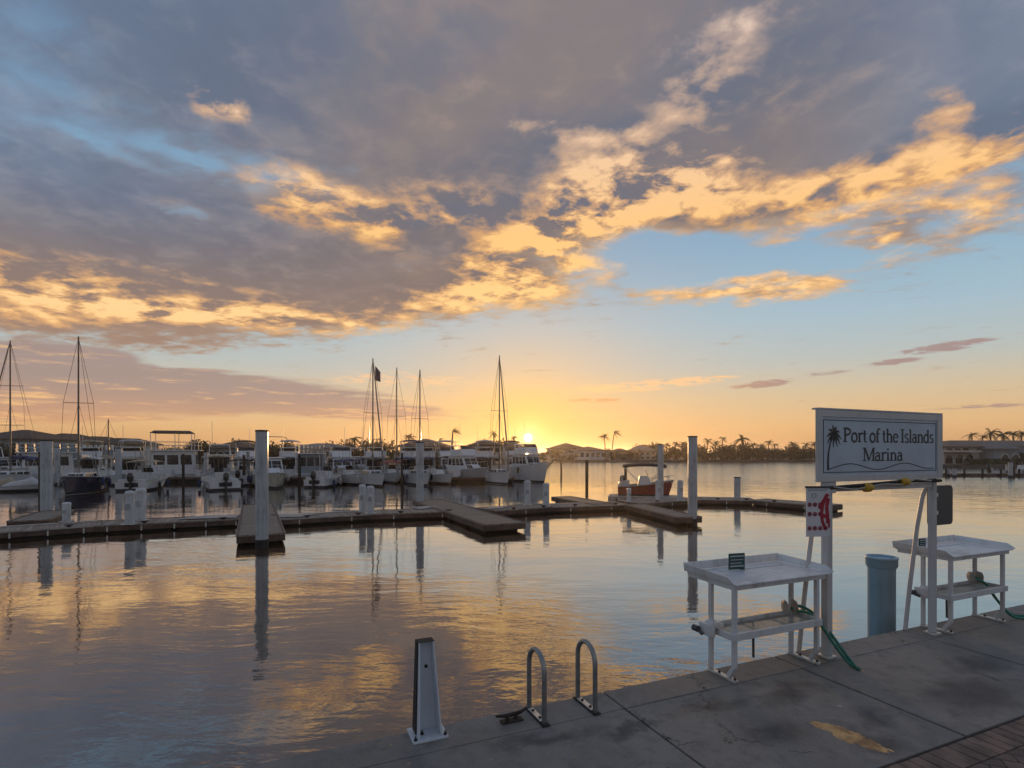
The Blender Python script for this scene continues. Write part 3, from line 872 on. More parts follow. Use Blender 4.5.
# ------------------------------------------------------------------ the marina sign
SG = thing('marina_sign', 'pale board lettered Port of the Islands Marina on two posts at the quay edge', 'sign'); place(SG, 2.46, 0.20); SG.scale = (1.035, 1, 1.008)
LW = 1.911
for i, x in enumerate((0.235, LW - 0.045)):
    mb = MB(); mb.bar((x, 0, 0.03), (x, 0, 2.33), 0.07 if i == 0 else 0.06); po = mb.build('post', 'signframe', SG, 0.005)
    mb = MB(); mb.box(x - 0.06, x + 0.06, -0.06, 0.06, 0.006, 0.03); mb.build('foot_plate', 'alu', po, 0.003)
    # leaning stay behind each post
    mb = MB(); mb.tube([(x - 0.13, 0.20, 0.01), (x - 0.10, 0.165, 0.55), (x - 0.06, 0.12, 1.15), (x - 0.03, 0.08, 1.50), (x - 0.005, 0.05, 1.62)], 0.022, 10); mb.build('stay', 'signframe', SG)
mb = MB(); mb.box(0.04, LW, -0.062, -0.038, 1.705, 2.385); mb.build('board', 'signface', SG, 0.004)
mb = MB()
mb.box(0.03, LW + 0.01, -0.072, 0.0, 2.386, 2.402)
for a, b in ((0.032, 0.085), (LW - 0.075, LW + 0.012)): mb.box(a, b, -0.071, -0.0365, 1.70, 2.385)
mb.box(0.086, LW - 0.076, -0.070, -0.0367, 2.318, 2.384); mb.box(0.086, LW - 0.076, -0.070, -0.0367, 1.70, 1.762)
mb.build('frame', 'signframe', SG, 0.003)
mb = MB(); mb.box(0.273, LW - 0.077, -0.02, 0.02, 1.60, 1.655); mb.build('lower_rail', 'signframe', SG, 0.003)
mb = MB(); mb.box(0.10, 0.29, -0.055, -0.0372, 1.59, 1.699); mb.build('corner_bracket', 'signframe', SG, 0.003)
YF = -0.0645
mb = MB()
x0, x1, z0, z1, w = 0.104, LW - 0.092, 1.786, 2.292, 0.007
for a in ((x0, x1, z0, z0 + w), (x0, x1, z1 - w, z1), (x0, x0 + w, z0, z1), (x1 - w, x1, z0, z1)): mb.box(a[0], a[1], YF, -0.0622, a[2], a[3])
mb.build('border_line', 'ink', SG)


def stroke(mb, pts, w0, w1=None, y=YF):
    """flat brush stroke on the board, its width running from w0 to w1"""
    w1 = w0 if w1 is None else w1; n = len(pts); L = []; Rr = []
    for i, p in enumerate(pts):
        a = Vector(pts[max(i - 1, 0)]); b = Vector(pts[min(i + 1, n - 1)]); d = (b - a)
        if d.length < 1e-9: d = Vector((1, 0))
        d.normalize(); nn = Vector((-d.y, d.x)); w = (w0 + (w1 - w0) * i / max(n - 1, 1)) / 2
        L.append(Vector(p) + nn * w); Rr.append(Vector(p) - nn * w)
    for i in range(n - 1):
        q = [L[i], L[i + 1], Rr[i + 1], Rr[i]]
        mb.hexa([Vector((v.x, -0.0622, v.y)) for v in q] + [Vector((v.x, y, v.y)) for v in q])


def arc(cx, cy, rx, ry, a0, a1, n=10): return [(cx + rx * cos(R(a0 + (a1 - a0) * k / n)), cy + ry * sin(R(a0 + (a1 - a0) * k / n))) for k in range(n + 1)]


T_, t_ = 0.165, 0.07           # thick and thin strokes, in cap heights
XH = 0.64
def serif(x, y, w=0.26): return ([(x - w / 2, y), (x + w / 2, y)], t_)
def ring(cx, rx, ry=XH / 2, cy=XH / 2):
    L = [(arc(cx, cy, rx, ry, 90, 270, 12), T_ * 0.9), (arc(cx, cy, rx, ry, -90, 90, 12), T_ * 0.9)]
    return L
GL = {
    'P': (0.66, [([(0.16, 0), (0.16, 1)], T_), serif(0.16, 0.02, .3), serif(0.12, 0.98, .24), (arc(0.22, 0.74, 0.36, 0.24, 90, -90), T_ * .85)]),
    'I': (0.36, [([(0.18, 0), (0.18, 1)], T_), serif(0.18, 0.02, .32), serif(0.18, 0.98, .32)]),
    'M': (0.98, [([(0.14, 0), (0.14, 1)], t_ * 1.2), ([(0.16, 1), (0.48, 0.04)], T_), ([(0.48, 0.04), (0.80, 1)], t_ * 1.2), ([(0.82, 0), (0.82, 1)], T_), serif(0.14, 0.02, .26), serif(0.82, 0.02, .3), serif(0.11, 0.98, .2), serif(0.85, 0.98, .2)]),
    'o': (0.58, ring(0.28, 0.205)),
    'r': (0.44, [([(0.15, 0), (0.15, XH)], T_), serif(0.15, 0.02, .28), serif(0.10, XH - .02, .16), (arc(0.32, XH - 0.16, 0.15, 0.15, 150, 50, 6), T_ * .8)]),
    't': (0.36, [([(0.16, 0.12), (0.16, 0.86)], T_), (arc(0.27, 0.13, 0.11, 0.12, 180, 300, 6), T_ * .6), ([(0.03, XH - .02), (0.33, XH - .02)], t_)]),
    'f': (0.36, [([(0.15, 0), (0.15, 0.84)], T_), serif(0.15, 0.02, .28), (arc(0.27, 0.84, 0.12, 0.15, 180, 40, 6), T_ * .7), ([(0.02, XH - .02), (0.33, XH - .02)], t_)]),
    'h': (0.62, [([(0.14, 0), (0.14, 1)], T_), serif(0.14, 0.02, .24), serif(0.10, 0.98, .14), (arc(0.31, XH - 0.22, 0.16, 0.2, 165, 0, 8), T_ * .75), ([(0.47, 0), (0.47, XH - .2)], T_), serif(0.47, 0.02, .24)]),
    'e': (0.52, [(arc(0.27, XH / 2, 0.2, XH / 2 - .02, 15, 320, 16), T_ * .8), ([(0.08, XH * .55), (0.46, XH * .55)], t_)]),
    's': (0.44, [(arc(0.22, XH - 0.155, 0.135, 0.145, 40, 250, 8), T_ * .7), (arc(0.22, 0.165, 0.145, 0.15, 90, -140, 8), T_ * .7)]),
    'l': (0.30, [([(0.15, 0), (0.15, 1)], T_), serif(0.15, 0.02, .26), serif(0.11, 0.98, .14)]),
    'a': (0.52, [(arc(0.24, 0.2, 0.17, 0.19, 60, 330, 10), T_ * .75), ([(0.38, 0.08), (0.38, XH - .16)], T_), (arc(0.235, XH - 0.17, 0.145, 0.16, 0, 160, 8), T_ * .65), ([(0.38, 0.04), (0.5, 0.02)], t_)]),
    'n': (0.62, [([(0.14, 0), (0.14, XH)], T_), serif(0.14, 0.02, .24), serif(0.10, XH - .02, .14), (arc(0.31, XH - 0.22, 0.16, 0.2, 165, 0, 8), T_ * .75), ([(0.47, 0), (0.47, XH - .2)], T_), serif(0.47, 0.02, .24)]),
    'd': (0.60, [(arc(0.27, XH / 2, 0.2, XH / 2 - .01, 50, 310, 14), T_ * .85), ([(0.44, 0), (0.44, 1)], T_), serif(0.40, 0.98, .14), serif(0.48, 0.02, .16)]),
    'i': (0.32, [([(0.16, 0), (0.16, XH)], T_), serif(0.16, 0.02, .26), serif(0.12, XH - .02, .14), ([(0.16, 0.82), (0.16, 0.96)], T_)]),
    ' ': (0.22, []),
}


def text(mb, s, x0, x1, z, cap):
    W = sum(GL[c][0] * 0.93 for c in s); k = (x1 - x0) / W; x = x0
    for c in s:
        adv, st = GL[c]
        for pts, w in st: stroke(mb, [(x + p[0] * k, z + p[1] * cap) for p in pts], w * cap)
        x += adv * 0.93 * k


mb = MB()
text(mb, 'Port of the Islands', 0.375, 1.775, 2.083, 0.134)
text(mb, 'Marina', 0.655, 1.265, 1.897, 0.128)
mb.build('lettering', 'ink', SG)
# palm emblem and the ground line
mb = MB()
stroke(mb, [(0.170, 1.812), (0.168, 1.90), (0.176, 1.98), (0.196, 2.06), (0.235, 2.14)], 0.026, 0.012)
for a, L, dr in ((100, .10, .02), (140, .10, .03), (175, .105, .05), (205, .10, .06), (232, .10, .045), (265, .11, .03), (295, .11, .035), (325, .105, .05), (0, .10, .06), (35, .10, .05), (68, .10, .03)):
    cx, cz = 0.250, 2.165
    p = [(cx + cos(R(a)) * L * q, cz + sin(R(a)) * L * q - dr * q * q) for q in (0, .25, .5, .75, 1)]
    stroke(mb, p[:3], 0.010, 0.026); stroke(mb, p[2:], 0.026, 0.004)
mb.build('palm_emblem', 'ink', SG)
mb = MB()
pts = []
for k in range(61):
    q = k / 60; pts.append((0.175 + q * 1.60, 1.836 + 0.030 * sin(q * 2 * pi * 1.95 - 0.7) + 0.004))
stroke(mb, pts, 0.008, 0.008)
mb.build('ground_line', 'ink', SG)

# pole with floats slung under the board
PO = thing('reach_pole', 'dark pole with two yellow bands slung under the sign board', 'pole'); place(PO, 2.50, 0.255)
mb = MB(); mb.tube([(0.16, 0, 1.655), (0.7, 0, 1.672), (1.3, 0, 1.695), (1.94, 0, 1.688)], 0.017, 8); mb.build('shaft', 'rubber', PO)
for x, z in ((0.72, 1.645), (1.30, 1.69)):
    mb = MB(); mb.loft([[Vector((x - 0.06 + 0.12 * k / 4, 0.045 * cos(a) * (0.8 if k in (0, 4) else 1), z + 0.045 * sin(a) * (0.75 if k in (0, 4) else 1))) for a in [2 * pi * i / 10 for i in range(10)]] for k in range(5)]); mb.build('float', 'yellow', PO)
mb = MB(); mb.tube([(0.2, -0.01, 1.665), (0.5, -0.02, 1.63), (0.95, -0.01, 1.675), (1.25, -0.02, 1.66), (1.45, -0.02, 1.715), (1.75, -0.01, 1.69)], 0.009, 6); mb.build('rope', 'tan', PO)

# dark rounded plate behind the far post
DP = thing('square_plate', 'dark grey rounded square plate fixed behind the right sign post', 'plate'); place(DP, 4.60, 0.10)
mb = MB()
poly = [(0.02 + 0.06 * 0 + x, y) for x, y in arc(0.34, 0.25, 0.05, 0.05, 0, 90, 5) + arc(-0.02, 0.25, 0.05, 0.05, 90, 180, 5) + arc(-0.02, -0.10, 0.05, 0.05, 180, 270, 5) + arc(0.34, -0.10, 0.05, 0.05, 270, 360, 5)]
mb.prism(poly, -0.008, 0.008, Matrix.Translation((-0.06, 0, 1.32)) @ Matrix.Rotation(R(90), 4, 'X') @ Matrix.Rotation(R(0), 4, 'Y')); mb.build('plate', 'darkplate', DP, 0.002)
for z in (1.30, 1.50): MB().box(-0.045, -0.006, -0.05, -0.0085, z, z + 0.04).build('clamp', 'alu', DP)

# notice on the left post
NB = thing('safety_notice', 'white notice with rows of red symbols hung on the left sign post', 'notice'); place(NB, 2.545, 0.245, 0, R(-20))
mb = MB(); mb.box(-0.135, 0.10, -0.006, 0.006, 1.195, 1.655); mb.build('sheet', 'paper', NB, 0.002)
mb = MB(); mb.box(-0.14, 0.105, -0.010, 0.010, 1.656, 1.675); mb.build('top_rail', 'darkplate', NB)
def ringm(mb, x, z, r, w=0.010, y=-0.0095):
    p = [(x + r * cos(2 * pi * k / 14), z + r * sin(2 * pi * k / 14)) for k in range(14)]
    q = [(x + (r - w) * cos(2 * pi * k / 14), z + (r - w) * sin(2 * pi * k / 14)) for k in range(14)]
    for k in range(14):
        j = (k + 1) % 14; v = [p[k], p[j], q[j], q[k]]
        mb.hexa([Vector((a, -0.0065, b)) for a, b in v] + [Vector((a, y, b)) for a, b in v])
mb = MB(); mk = MB()
for row, (z, n) in enumerate(((1.50, 3), (1.41, 3), (1.275, 4))):
    for k in range(n):
        x = -0.105 + k * 0.052; rs_ = MB(); ringm(rs_, x, z, 0.021, 0.008); rs_.build('red_symbol', 'red', NB)
        mk.box(x - 0.008, x + 0.007, -0.009, -0.0065, z - 0.010, z + (0.008 if (k + row) % 2 else 0.002)); mk.box(x - 0.002, x + 0.003, -0.009, -0.0065, z, z + 0.012)
mk.build('symbol_marks', 'ink', NB)
mb = MB()
for pts, w in (([(-0.01, 1.46), (0.03, 1.53), (0.075, 1.60)], 0.034), ([(0.06, 1.59), (0.025, 1.50), (0.012, 1.42), (0.02, 1.34), (0.05, 1.27)], 0.03), ([(0.08, 1.56), (0.062, 1.48), (0.07, 1.40), (0.075, 1.32)], 0.035), ([(0.02, 1.40), (0.07, 1.38)], 0.035), ([(0.085, 1.36), (0.085, 1.28)], 0.02)):
    for a, b in zip(pts, pts[1:]):
        a = Vector((a[0], -0.008, a[1])); b = Vector((b[0], -0.008, b[1])); mb.bar(a, b, w, 0.003 - 0.0002 * len(mb.f) / 6, up=(0, 1, 0))
mb.build('red_figure', 'red', NB)
mb = MB()
ringm(mb, -0.062, 1.585, 0.024, 0.006)
for k in range(8): mb.box(-0.12 + k * 0.024, -0.105 + k * 0.024, -0.009, -0.0065, 1.633, 1.645)
mb.build('notice_heading', 'stuccob', NB)
# ------------------------------------------------------------------ floating docks
DZ = 0.29


def dock(label, a, b, w, z=DZ, brackets=0, back=True, kerb=False):
    """a, b: ends of the edge nearest the camera (world x, y); the deck lies w metres behind it"""
    a = Vector((a[0], a[1], 0)); b = Vector((b[0], b[1], 0)); e_ = (b - a).normalized() * 0.16; a = a - e_; b = b + e_; L = (b - a).length
    rz = atan2(b.y - a.y, b.x - a.x)
    t = thing('floating_dock', label, 'dock', a, rz, 'floating docks around the basin')
    mb = MB(); mb.box(0, L, 0.03, w - 0.03, z - 0.05, z); mb.build('deck', 'deck', t, 0.006)
    mb = MB()
    mb.box(-0.01, L + 0.01, -0.03, 0.029, z - 0.20, z + 0.015); mb.box(-0.01, L + 0.01, w - 0.029, w + 0.03, z - 0.20, z + 0.015)
    mb.box(-0.04, -0.011, -0.03, w + 0.03, z - 0.24, z + 0.012); mb.box(L + 0.011, L + 0.04, -0.03, w + 0.03, z - 0.24, z + 0.012)
    mb.build('fascia', 'fascia', t, 0.006)
    MB().box(0.02, L - 0.02, -0.05, -0.0315, z - 0.035, z + 0.018).build('rub_strip', 'kerb' if kerb else 'deck', t, 0.004)
    mb = MB(); n = max(1, int(L / 2.4)); g = L / n
    for k in range(n): mb.box(k * g + 0.12, (k + 1) * g - 0.12, 0.10, w - 0.10, -0.35, z - 0.06)
    mb.build('float_block', 'floats', t, 0.02)
    if kerb:
        mb = MB(); mb.box(0.1, L - 0.1, w - 0.30, w - 0.06, z + 0.003, z + 0.03); mb.build('edge_strip', 'kerb', t, 0.004)
    for k in range(max(2, int(L / 3))):
        x = (k + 0.5) * L / max(2, int(L / 3)) + 0.3
        mb = MB(); mb.tube([(x - 0.13, 0.16, z + 0.07), (x + 0.13, 0.16, z + 0.07)], 0.018, 6); mb.box(x - 0.06, x + 0.06, 0.13, 0.19, z + 0.003, z + 0.056); mb.build('cleat', 'iron', t)
    for k in range(brackets):
        x = (k + 0.5) * L / brackets
        mb = MB(); mb.box(x - 0.02, x + 0.02, -0.055, -0.031, z - 0.22, z - 0.06); mb.build('bracket', 'alu', t)
    return t


def gxy(px, py, z=DZ): p = G(px, py, z); return (p.x, p.y)
dock('curved walkway section at the far left edge of the basin', gxy(-90, 538), gxy(95, 525.8), 1.6, brackets=5, kerb=True)
dock('walkway section between the two white dock posts and the jutting left pier', gxy(95.5, 525.8), gxy(246, 518.8), 1.6, DZ - 0.004, brackets=5)
dock('walkway section to the right of the jutting left pier', gxy(276, 519.6), gxy(372, 514.2), 1.55, brackets=2, kerb=True)
dock('walkway section between the twin white posts and the slanted pier', gxy(372.5, 514.2), gxy(462, 511.3), 1.55, DZ - 0.004, brackets=2)
dock('walkway section to the right of the slanted pier', gxy(497, 510.8), gxy(552, 507), 1.5, brackets=1)
dock('walkway section leading to the pier with the tall right pile', gxy(552.5, 507), gxy(628, 504.6), 1.5, DZ - 0.004, brackets=2, kerb=True)
dock('long walkway section behind the tall right pile', gxy(640, 503.2), gxy(701, 499.4), 1.6, brackets=1, kerb=True)
dock('walkway section passing the short pile that stands in open water', gxy(701.5, 499.4), gxy(752, 500.4), 1.6, DZ - 0.004, brackets=1, kerb=True)
dock('walkway section ending behind the marina sign', gxy(752.5, 500.4), gxy(822, 506), 1.5, brackets=2)


def pier(label, n0, n1, f0, w, z):
    """finger: near end from n0 to n1 (pixels), running back to f0"""
    a = Vector((*gxy(*n0, z), 0)); b = Vector((*gxy(*f0, z), 0))
    d = (b - a).normalized(); L = (b - a).length
    rz = atan2(d.y, d.x) - pi / 2           # local y runs back along the pier
    t = thing('dock_pier', label, 'pier', a, rz, 'finger piers of the basin')
    mb = MB(); mb.box(0.03, w - 0.03, 0.03, L - 0.03, z - 0.05, z); mb.build('deck', plank_pier, t, 0.006)
    mb = MB()
    mb.box(-0.03, 0.029, -0.01, L + 0.01, z - 0.22, z + 0.02); mb.box(w - 0.029, w + 0.03, -0.01, L + 0.01, z - 0.22, z + 0.02)
    mb.box(-0.03, w + 0.03, -0.04, -0.011, z - 0.22, z + 0.018); mb.box(-0.03, w + 0.03, L + 0.011, L + 0.04, z - 0.22, z + 0.018)
    mb.build('fascia', 'fascia', t, 0.006)
    for x in (-0.05, w + 0.032): MB().box(x, x + 0.018, 0.0, L - 0.02, z - 0.03, z + 0.022).build('rub_strip', 'deck', t, 0.004)
    MB().box(-0.03, w + 0.03, -0.06, -0.0415, z - 0.03, z + 0.02).build('rub_strip', 'deck', t, 0.004)
    mb = MB(); n = max(1, int(L / 2.0)); g = L / n
    for k in range(n): mb.box(0.14, w - 0.14, k * g + 0.25, (k + 1) * g - 0.12, -0.35, z - 0.06)
    mb.build('float_block', 'floats', t, 0.02)
    return t
plank_pier = plank_material('pier_planks', (0.15, 0.115, 0.09), (0.33, 0.27, 0.22), 0.14, 1)
pier('wooden pier jutting at the viewer with a tall pile through it', (237.5, 536), (283, 536), (243, 505), 1.27, DZ + 0.03)
pier('wooden pier slanting forward below the sunlit yachts', (484.6, 524.8), (526, 520.5), (413, 500.4), 1.5, DZ + 0.03)
pier('narrow pier whose near end carries the tall right pile', (677, 517.4), (702, 517.4), (625, 504.4), 0.98, DZ + 0.03)
pier('short wooden pier at the far left under the tall left pile', (8, 521.5), (40, 521.5), (40, 511.3), 1.1, DZ + 0.03)
pier('low pier running back behind the two posts under the sun', (592, 504.0), (612, 504), (552, 497.0), 1.1, DZ + 0.028)

# ------------------------------------------------------------------ piles and dock posts
def pile(px, ytop, d, r, label, mat='pile', name='dock_pile', n=10):
    z = ZD(ytop, d)
    t = thing(name, label, 'pile', (XD(px, d), d, 0), random.uniform(0, 1), 'piles of the marina')
    prof = [(r, -1.6), (r, z - 0.05)]
    mb = MB(); mb.lathe(prof, n, smooth=(n > 12)); mb.build('shaft', mat, t, 0.0)
    mb = MB(); mb.lathe([(r + 0.012, z - 0.05), (r + 0.012, z - 0.01), (r - 0.03, z)], n, smooth=False); mb.build('cap', 'floats' if mat == 'pile' else 'timber', t)
    if mat == 'pile':
        mb = MB(); mb.lathe([(r + 0.006, -0.4), (r + 0.006, 0.20 + random.uniform(0, .10))], n, smooth=False); mb.build('tide_stain', 'timber', t)
    return t
random.seed(11)
pile(262, 430, 15.75, 0.175, 'tall pale pile standing through the jutting left pier')
pile(46.5, 440, 23.4, 0.22, 'tall pale pile at the far left, one edge lit by the sun')
pile(420, 442, 27.3, 0.20, 'tall pale pile at the back end of the slanted pier')
pile(692.5, 436, 20.7, 0.175, 'tall pale pile at the near end of the narrow right pier')
pile(660.5, 444, 30.0, 0.165, 'tall pale pile behind the small red boat')
pile(737.3, 477, 29.7, 0.17, 'short pale pile standing alone in open water')
pile(118.5, 448, 44.0, 0.24, 'pale pile beside the boat with the beige bimini')
pile(57.5, 447, 46.0, 0.20, 'pale pile behind the blue sailboat bow')
pile(206, 452, 47.0, 0.17, 'pale pile at the corner of the white houseboat')
pile(248, 452, 46.5, 0.17, 'pale pile just left of the trawler')
for px, yt, d, r, lab in ((183.3, 454, 44, 0.11, 'dark timber pole in front of the white houseboat'),
                          (299.5, 455, 44.5, 0.12, 'dark timber pole left of the small white outboard skiff'),
                          (402, 453, 44.5, 0.10, 'dark timber pole between the two central sailboats'),
                          (490, 458, 50, 0.11, 'dark timber pole left of the twin wire mast'),
                          (561.2, 462, 62, 0.11, 'thin dark pole in open water just right of the big yacht bow'),
                          (586.8, 460, 39, 0.12, 'dark pole in open water rising behind the low pier'),
                          (625.6, 466.5, 36, 0.09, 'short dark pole at the stern of the red boat'),
                          (41, 452, 24.3, 0.10, 'dark pole touching the tall left pile'),
                          (244, 455, 45.0, 0.11, 'dark timber pole by the stern of the outboard cruiser')):
    pile(px, yt, d, r, lab, 'timber', 'timber_pole', 8)


def post(px, ytop, ybase, w_px, label, taps=True):
    g = G(px, ybase, DZ); d = g.y; r = w_px / F * d / 2; h = (ybase - ytop) / F * d
    t = thing('dock_post', label, 'post', (g.x, g.y + r, DZ), random.uniform(-.3, .3), 'white service posts on the docks')
    mb = MB(); mb.lathe([(r * 1.0, 0.02), (r * 0.98, h * 0.86)], 8, smooth=False); mb.build('body', 'paint', t, 0.006)
    mb = MB(); mb.lathe([(r * 1.06, h * 0.862), (r * 1.06, h * 0.93), (r * 0.8, h * 0.985), (r * 0.3, h)], 8, smooth=False); mb.build('cap', 'paint', t)
    mb = MB(); mb.box(-r * 1.3, r * 1.3, -r * 1.3, r * 1.3, 0.003, 0.02); mb.build('base_plate', 'alu', t)
    if taps:
        mb = MB(); mb.box(-r * 0.45, r * 0.45, -r * 1.12, -r * 0.985, h * 0.45, h * 0.62); mb.build('socket_box', 'grey', t)
    return t
for a in ((126.5, 491, 524.8, 9.5, 'white dock post, front one of the left pair'), (137.5, 488.5, 521, 9.5, 'white dock post, rear one of the left pair'),
          (63.5, 502.5, 522, 7.5, 'stubby white dock post left of the left pair'),
          (361.5, 484.5, 513, 7.0, 'white dock post, left one of the central pair'), (369.5, 486, 514, 7.5, 'white dock post, right one of the central pair'),
          (527.5, 480.5, 505, 6.5, 'white dock post below the bow of the big yacht'), (546.3, 483, 506.5, 6.5, 'white dock post alone at the bend right of the sun'),
          (658.5, 480, 501, 5.0, 'white dock post in front of the red boat'), (629.5, 488, 502, 4.5, 'short white dock post under the stern of the red boat'),
          (681, 480, 501, 6.0, 'white dock post right of the red boat bow')):
    post(*a)

# pale ramps where the piers meet the walkway
def ramp_plate(label, pts, z=DZ + 0.022):
    P = [G(x, y, z) for x, y in pts]; c = sum(P, Vector()) / len(P)
    mb = MB(); mb.prism([(p.x - c.x, p.y - c.y) for p in P], 0, 0.02)
    o = mb.build('corner_plate', 'kerb', bevel=0.004); o.location = (c.x, c.y, z); tag(o, label, 'plate', 'pale corner plates where piers join')
ramp_plate('pale corner plate just left of the jutting left pier', [(176, 519.5), (236, 517.8), (240, 514.8), (200, 516.2)])
ramp_plate('pale corner plate just right of the jutting left pier', [(277, 517.6), (303, 516.8), (318, 514), (276, 514.2)])
ramp_plate('pale corner plate left of the slanted pier', [(420, 509.6), (437, 506.8), (432, 505.8), (412, 507.6)])
ramp_plate('pale corner plate right of the slanted pier', [(486, 509.4), (500, 508.6), (512, 506.2), (490, 507.0)])
# ------------------------------------------------------------------ boats: local +x is the bow, z = 0 the waterline
def hull_rings(L, B, fs, fb, draft=0.35, rake=0.12, full=2.6, tw=0.86, n=14):
    rings = []
    for i in range(n + 1):
        q = i / n
        b = B / 2 * min(1.0, tw + (1 - tw) * q * 2.2) * max(0.0, 1 - max(0.0, (q - 0.42) / 0.58) ** full)
        b = max(b, 0.012)
        sheer = fs + (fb - fs) * q ** 1.8
        x = -L / 2 + L * (1 - rake) * q
        fl = 0.62 + 0.3 * (1 - q)
        rk = L * rake * q ** 3
        dr = draft * (1 - 0.75 * q ** 4)
        half = [(0.0, -dr, 0.0), (b * fl * 0.92, -0.06, rk * 0.35), (b * (fl + 0.06), 0.17, rk * 0.42), (b * (fl * 0.5 + 0.5), sheer * 0.55, rk * 0.72), (b, sheer, rk)]
        r = [Vector((x + o, -y, z)) for y, z, o in half[::-1]] + [Vector((x + o, y, z)) for y, z, o in half[1:]]
        rings.append(r)
    return rings


def make_hull(t, L, B, fs, fb, mat='gel', stripe=None, bottom='bottom', **k):
    R_ = hull_rings(L, B, fs, fb, **k)
    hb_ = MB(); hb_.loft([r[:3] for r in R_], True, False, False); hb_.loft([r[6:] for r in R_], True, False, False); hb_.add(R_[0], [tuple(range(9))]); h = hb_.build('hull', mat, t)
    MB().loft([r[2:7] for r in R_], True, False, False).build('bottom_paint', bottom, h)
    w_ = R_[0]; MB().hexa([w_[2] + Vector((-.012, 0, 0)), w_[6] + Vector((-.012, 0, 0)), w_[6] + Vector((-.002, 0, 0)), w_[2] + Vector((-.002, 0, 0)), w_[3] + Vector((-.012, 0, 0)), w_[5] + Vector((-.012, 0, 0)), w_[5] + Vector((-.002, 0, 0)), w_[3] + Vector((-.002, 0, 0))]).build('waterline_band', bottom, h)
    mb = MB(); n = len(R_)
    for i in range(n - 1):
        a, b, c, d = R_[i][0], R_[i + 1][0], R_[i + 1][-1], R_[i][-1]
        dn = Vector((0, 0, 0.05))
        q = [v.lerp((a + d) / 2 if v in (a, d) else (b + c) / 2, 0.05) - dn for v in (a, b, c, d)]
        mb.add(q, [(0, 1, 2, 3)])
    mb.build('deck', 'teak' if mat != 'navy' else 'gel', t)
    mb = MB()
    for s in (0, -1): mb.tube([r[s] + Vector((0, 0, 0.005)) for r in R_], 0.03, 5)
    mb.build('rub_rail', 'grey' if mat != 'grey' else 'gel', h)
    for q_, s in ((0.30, 0), (0.55, 0), (0.30, -1), (0.55, -1)) if L > 4 else ():
        r = R_[int(q_ * n)][s]; sg = -1 if s == 0 else 1
        MB().lathe([(0.03, -0.62), (0.10, -0.56), (0.11, -0.2), (0.09, -0.12), (0.02, -0.06), (0.012, 0.05)], 7, (r.x, r.y + sg * 0.13, r.z)).build('fender', random.choice(['canvas', 'canvasblue', 'canvasdark']), t)
    if stripe:
        mb = MB()
        for s, sg in ((0, -1), (-1, 1)):
            j = 2 if s == 0 else -3; j2 = 1 if s == 0 else -2
            for i in range(n - 1):
                def P(r, q): v = r[j2].lerp(r[j], q); return v + Vector((0.0, sg * 0.012, 0))
            for i in range(n - 1):
                lo = lambda r: r[3 if s == 0 else 5] + Vector((0, sg * 0.01, 0.0))
                hi = lambda r: r[2 if s == 0 else 6]
                a0, a1 = R_[i], R_[i + 1]
                p = [lo(a0).lerp(hi(a0), 0.05), lo(a1).lerp(hi(a1), 0.05), lo(a1).lerp(hi(a1), 0.32), lo(a0).lerp(hi(a0), 0.32)]
                p = [v + Vector((0, sg * 0.015, 0)) for v in p]
                mb.add(p, [(0, 1, 2, 3)])
        mb.build('boot_stripe', stripe, h)
    return R_


def cabin(t, x0, x1, w0, w1, z0, z1, rake_f=0.35, rake_b=0.05, mat='gel', name='cabin', win=True, roof=True, front=True, nwin=3, wz=(0.42, 0.86), taper=0.88):
    """tapered deck house with side and front windows; x1 is the front"""
    h = z1 - z0
    lo = [(x0, -w0 / 2), (x1, -w1 / 2), (x1, w1 / 2), (x0, w0 / 2)]
    hi = [(x0 + rake_b * h, -w0 / 2 * taper), (x1 - rake_f * h, -w1 / 2 * taper), (x1 - rake_f * h, w1 / 2 * taper), (x0 + rake_b * h, w0 / 2 * taper)]
    c = MB().hexa([Vector((*p, z0)) for p in lo] + [Vector((*p, z1)) for p in hi]).build(name, mat, t, 0.04)
    def at(i, j, q, f):           # point on the wall between corner i and j
        a = Vector((*lo[i], z0)).lerp(Vector((*hi[i], z1)), f); b = Vector((*lo[j], z0)).lerp(Vector((*hi[j], z1)), f)
        return a.lerp(b, q)
    def pane(i, j, q0, q1, nm='window'):
        p = [at(i, j, q0, wz[0]), at(i, j, q1, wz[0]), at(i, j, q1, wz[1]), at(i, j, q0, wz[1])]
        nn = (p[1] - p[0]).cross(p[3] - p[0]).normalized()
        m_ = Vector(((x0 + x1) / 2, 0, (z0 + z1) / 2))
        if nn.dot(p[0] - m_) < 0: nn = -nn
        MB().hexa([v - nn * 0.01 for v in p] + [v + nn * 0.012 for v in p]).build(nm, 'glass', c)
    if win:
        for k in range(nwin):
            a, b = 0.06 + 0.9 * k / nwin, 0.06 + 0.9 * (k + 1) / nwin - 0.05
            pane(0, 1, a, b); pane(3, 2, a, b)
        if front:
            for k in range(2): pane(1, 2, 0.07 + 0.45 * k, 0.48 + 0.45 * k, 'windscreen')
        pane(0, 3, 0.12, 0.42); pane(0, 3, 0.56, 0.88)
    if roof:
        mb = MB(); o = 0.12
        mb.box(hi[0][0] - 0.25, hi[1][0] + 0.22, -max(w0, w1) / 2 * taper - o, max(w0, w1) / 2 * taper + o, z1 + 0.003, z1 + 0.07)
        mb.build('roof', mat, c, 0.03)
    return c


